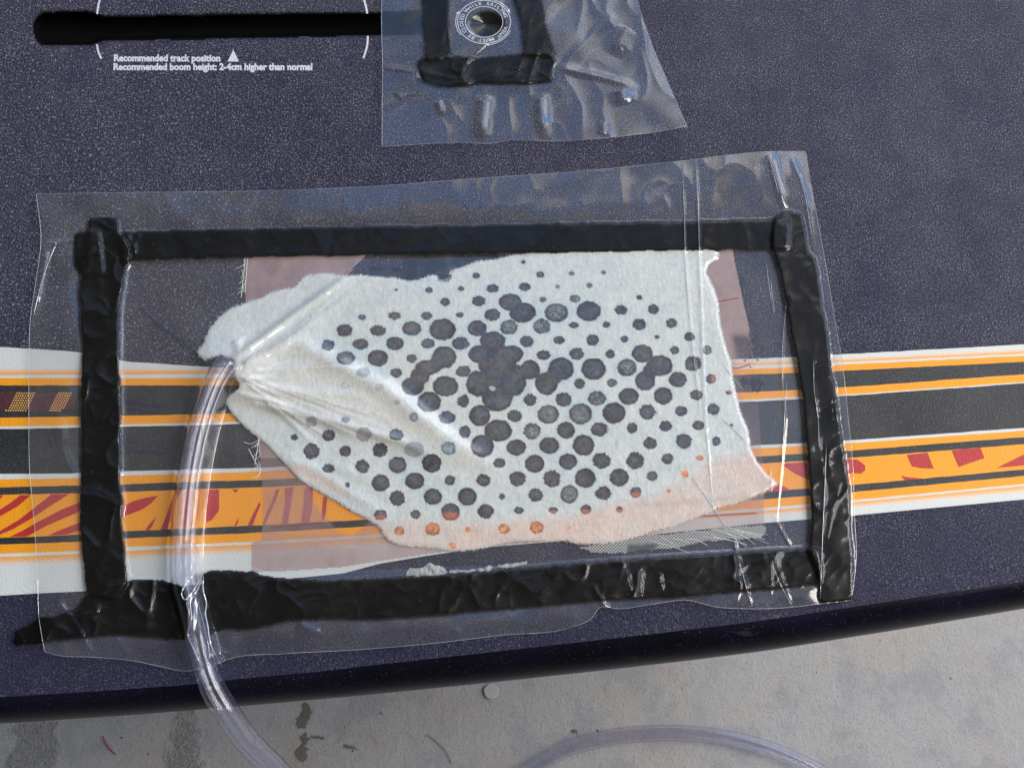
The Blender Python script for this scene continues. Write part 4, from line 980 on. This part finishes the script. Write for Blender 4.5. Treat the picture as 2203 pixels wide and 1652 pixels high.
def film(name, G, H, mat, label):
    px, py = G[..., 0], G[..., 1]
    h = samp(H, px, py)
    yn_ = interp(NS, px); over = np.clip(py-(yn_-70), 0, 200)/70
    h = h-.0012*np.clip(over, 0, 1)**2
    V = P(px, py, h)
    lo = samp(LOOSE, px, py).ravel()[:, None]*np.array([[1, 1, 1, 0]])+np.array([[0, 0, 0, 1]])
    o = link(name, np_mesh(name, V.reshape(-1, 3), grid_faces(*px.shape), attr={'loose': lo}), mat)
    rim = np.concatenate([V[0], V[1:, -1], V[-1, ::-1][1:], V[::-1, 0][1:]])[::2]
    v_, f_ = tube_mesh('r', rim, .00011, 4, False)
    link('edge_highlight', np_mesh('edge_highlight', v_, f_), M_CREASE, o)  # pale tube painting the light caught along the film's rim
    tag(o, label, 'plastic film')
    return o
G1 = coons([(78, 418), (300, 414), (500, 412), (850, 398), (1000, 386), (1300, 364), (1480, 345), (1645, 327), (1733, 326)],
           [(96, 1402), (130, 1410), (197, 1413), (286, 1421), (349, 1434), (397, 1443), (445, 1434), (508, 1413), (604, 1406), (770, 1397), (944, 1382), (1079, 1366), (1225, 1350), (1270, 1332), (1292, 1306), (1330, 1309), (1400, 1300), (1480, 1291), (1540, 1305), (1610, 1309), (1700, 1306), (1760, 1299), (1832, 1291)],
           [(78, 418), (88, 520), (78, 600), (65, 690), (62, 800), (62, 900), (63, 1000), (74, 1130), (81, 1250), (84, 1330), (96, 1402)],
           [(1733, 326), (1745, 400), (1760, 480), (1780, 590), (1798, 700), (1812, 780), (1825, 900), (1835, 1000), (1838, 1100), (1842, 1200), (1832, 1291)], 720, 430)
f1 = film('vacuum_film', G1, HB, M_FILM, 'large clear plastic vacuum film sealed over the white fleece and striped graphics')
HB2 = np.maximum(np.maximum(TAPEH+.0008, blur(TAPEH, 6, 2)+.0008), (.0012+.0020*fbm(GX, GY, 130, 851, 2)+.0007*ridged(GX, GY, 85, 861, 1.6, .9, .6)+.00035*ridged(GX, GY, 50, 871, 2.2, -.3, .6)))
for pts, a, w in [([(1042, 205), (1036, 250), (1034, 306)], 1.6, 15), ([(1160, 200), (1166, 250), (1170, 304)], 1.6, 13), ([(1335, 190), (1345, 225)], 2.0, 16), ([(980, 150), (1000, 130), (1050, 85), (1060, 60)], 1.2, 10), ([(1350, 60), (1320, 120)], 1.2, 14),
                  ([(1000, 135), (990, 165), (1005, 178), (1030, 178)], .8, 5), ([(905, 155), (950, 165), (1005, 175)], .7, 4), ([(1200, 145), (1290, 165), (1380, 190)], .8, 8), ([(822, 145), (900, 155)], .5, 5), ([(850, 210), (900, 160)], .8, 9),
                  ([(1180, 118), (1192, 130), (1196, 145)], .8, 3.5), ([(1296, 290), (1300, 262)], 1.0, 8), ([(940, 215), (953, 250)], .8, 8)]:
    HB2 = HB2+ridge(pts, a*MM, w)
HB2 = HB2-.0030*blur(np.clip(1.15-rv, 0, 1), 5, 1)
G2 = coons([(822, -60), (1000, -60), (1200, -60), (1360, -60)], [(822, 316), (900, 311), (1000, 307), (1048, 309), (1100, 302), (1200, 304), (1300, 297), (1400, 286), (1478, 272)],
           [(822, -60), (821, 60), (823, 150), (822, 230), (822, 316)], [(1360, -60), (1371, 0), (1400, 90), (1440, 185), (1478, 272)], 300, 180)
f2 = film('vacuum_film', G2, HB2, M_FILM2, 'smaller wrinkled clear plastic film taped over the vent at the top of the board')
# sharp creases on the large film, pale tubes with painted highlight
CR_ = [[(1468, 350), (1473, 480), (1474, 540), (1480, 640), (1490, 740), (1500, 830), (1510, 900)], [(1497, 345), (1503, 470), (1505, 560), (1510, 680), (1512, 760), (1518, 900), (1527, 1000), (1536, 1100)],
       [(1654, 332), (1663, 370), (1676, 420)], [(1700, 330), (1727, 400), (1742, 480), (1748, 520)], [(1648, 560), (1654, 610), (1660, 650)], [(1658, 600), (1666, 680)], [(1692, 650), (1684, 740), (1683, 830)],
       [(1692, 820), (1688, 900), (1682, 1000)], [(1665, 1108), (1685, 1145), (1706, 1182)], [(1662, 1215), (1682, 1262), (1705, 1305)], [(1485, 1020), (1535, 1092), (1572, 1150)], [(1590, 1205), (1605, 1260), (1618, 1305)],
       [(1750, 770), (1752, 840), (1760, 900), (1762, 960)], [(1778, 950), (1775, 1040), (1770, 1150), (1765, 1290)], [(1550, 778), (1600, 840)], [(1555, 900), (1605, 950)], [(1658, 1005), (1660, 1060)], [(430, 1218), (413, 1240), (396, 1262), (391, 1280), (398, 1290), (408, 1280), (425, 1256), (437, 1234)], [(437, 1236), (425, 1268), (410, 1290), (412, 1330), (404, 1364), (418, 1398), (436, 1440)],
       [(438, 1236), (437, 1268), (444, 1300), (442, 1318), (447, 1345), (452, 1380), (476, 1430)], [(88, 524), (120, 523), (112, 545), (92, 600), (72, 680)]]
for pts in CR_:
    qq = smooth_line(pts, 60); z_ = samp(HB, qq[:, 0], qq[:, 1])+.00006
    v_, f_ = tube_mesh('c', P(qq[:, 0], qq[:, 1], z_), .00034 if 425 < pts[0][0] < 440 and pts[0][1] > 1200 else .00013, 5, False, rr=np.clip(np.minimum(np.arange(60), 59-np.arange(60))/8, .15, 1)*(.7+.5*vn(np.arange(60.), np.zeros(60), 7, 7, int(pts[0][0]))))
    link('crease', np_mesh('crease', v_, f_), M_CREASE, f1)
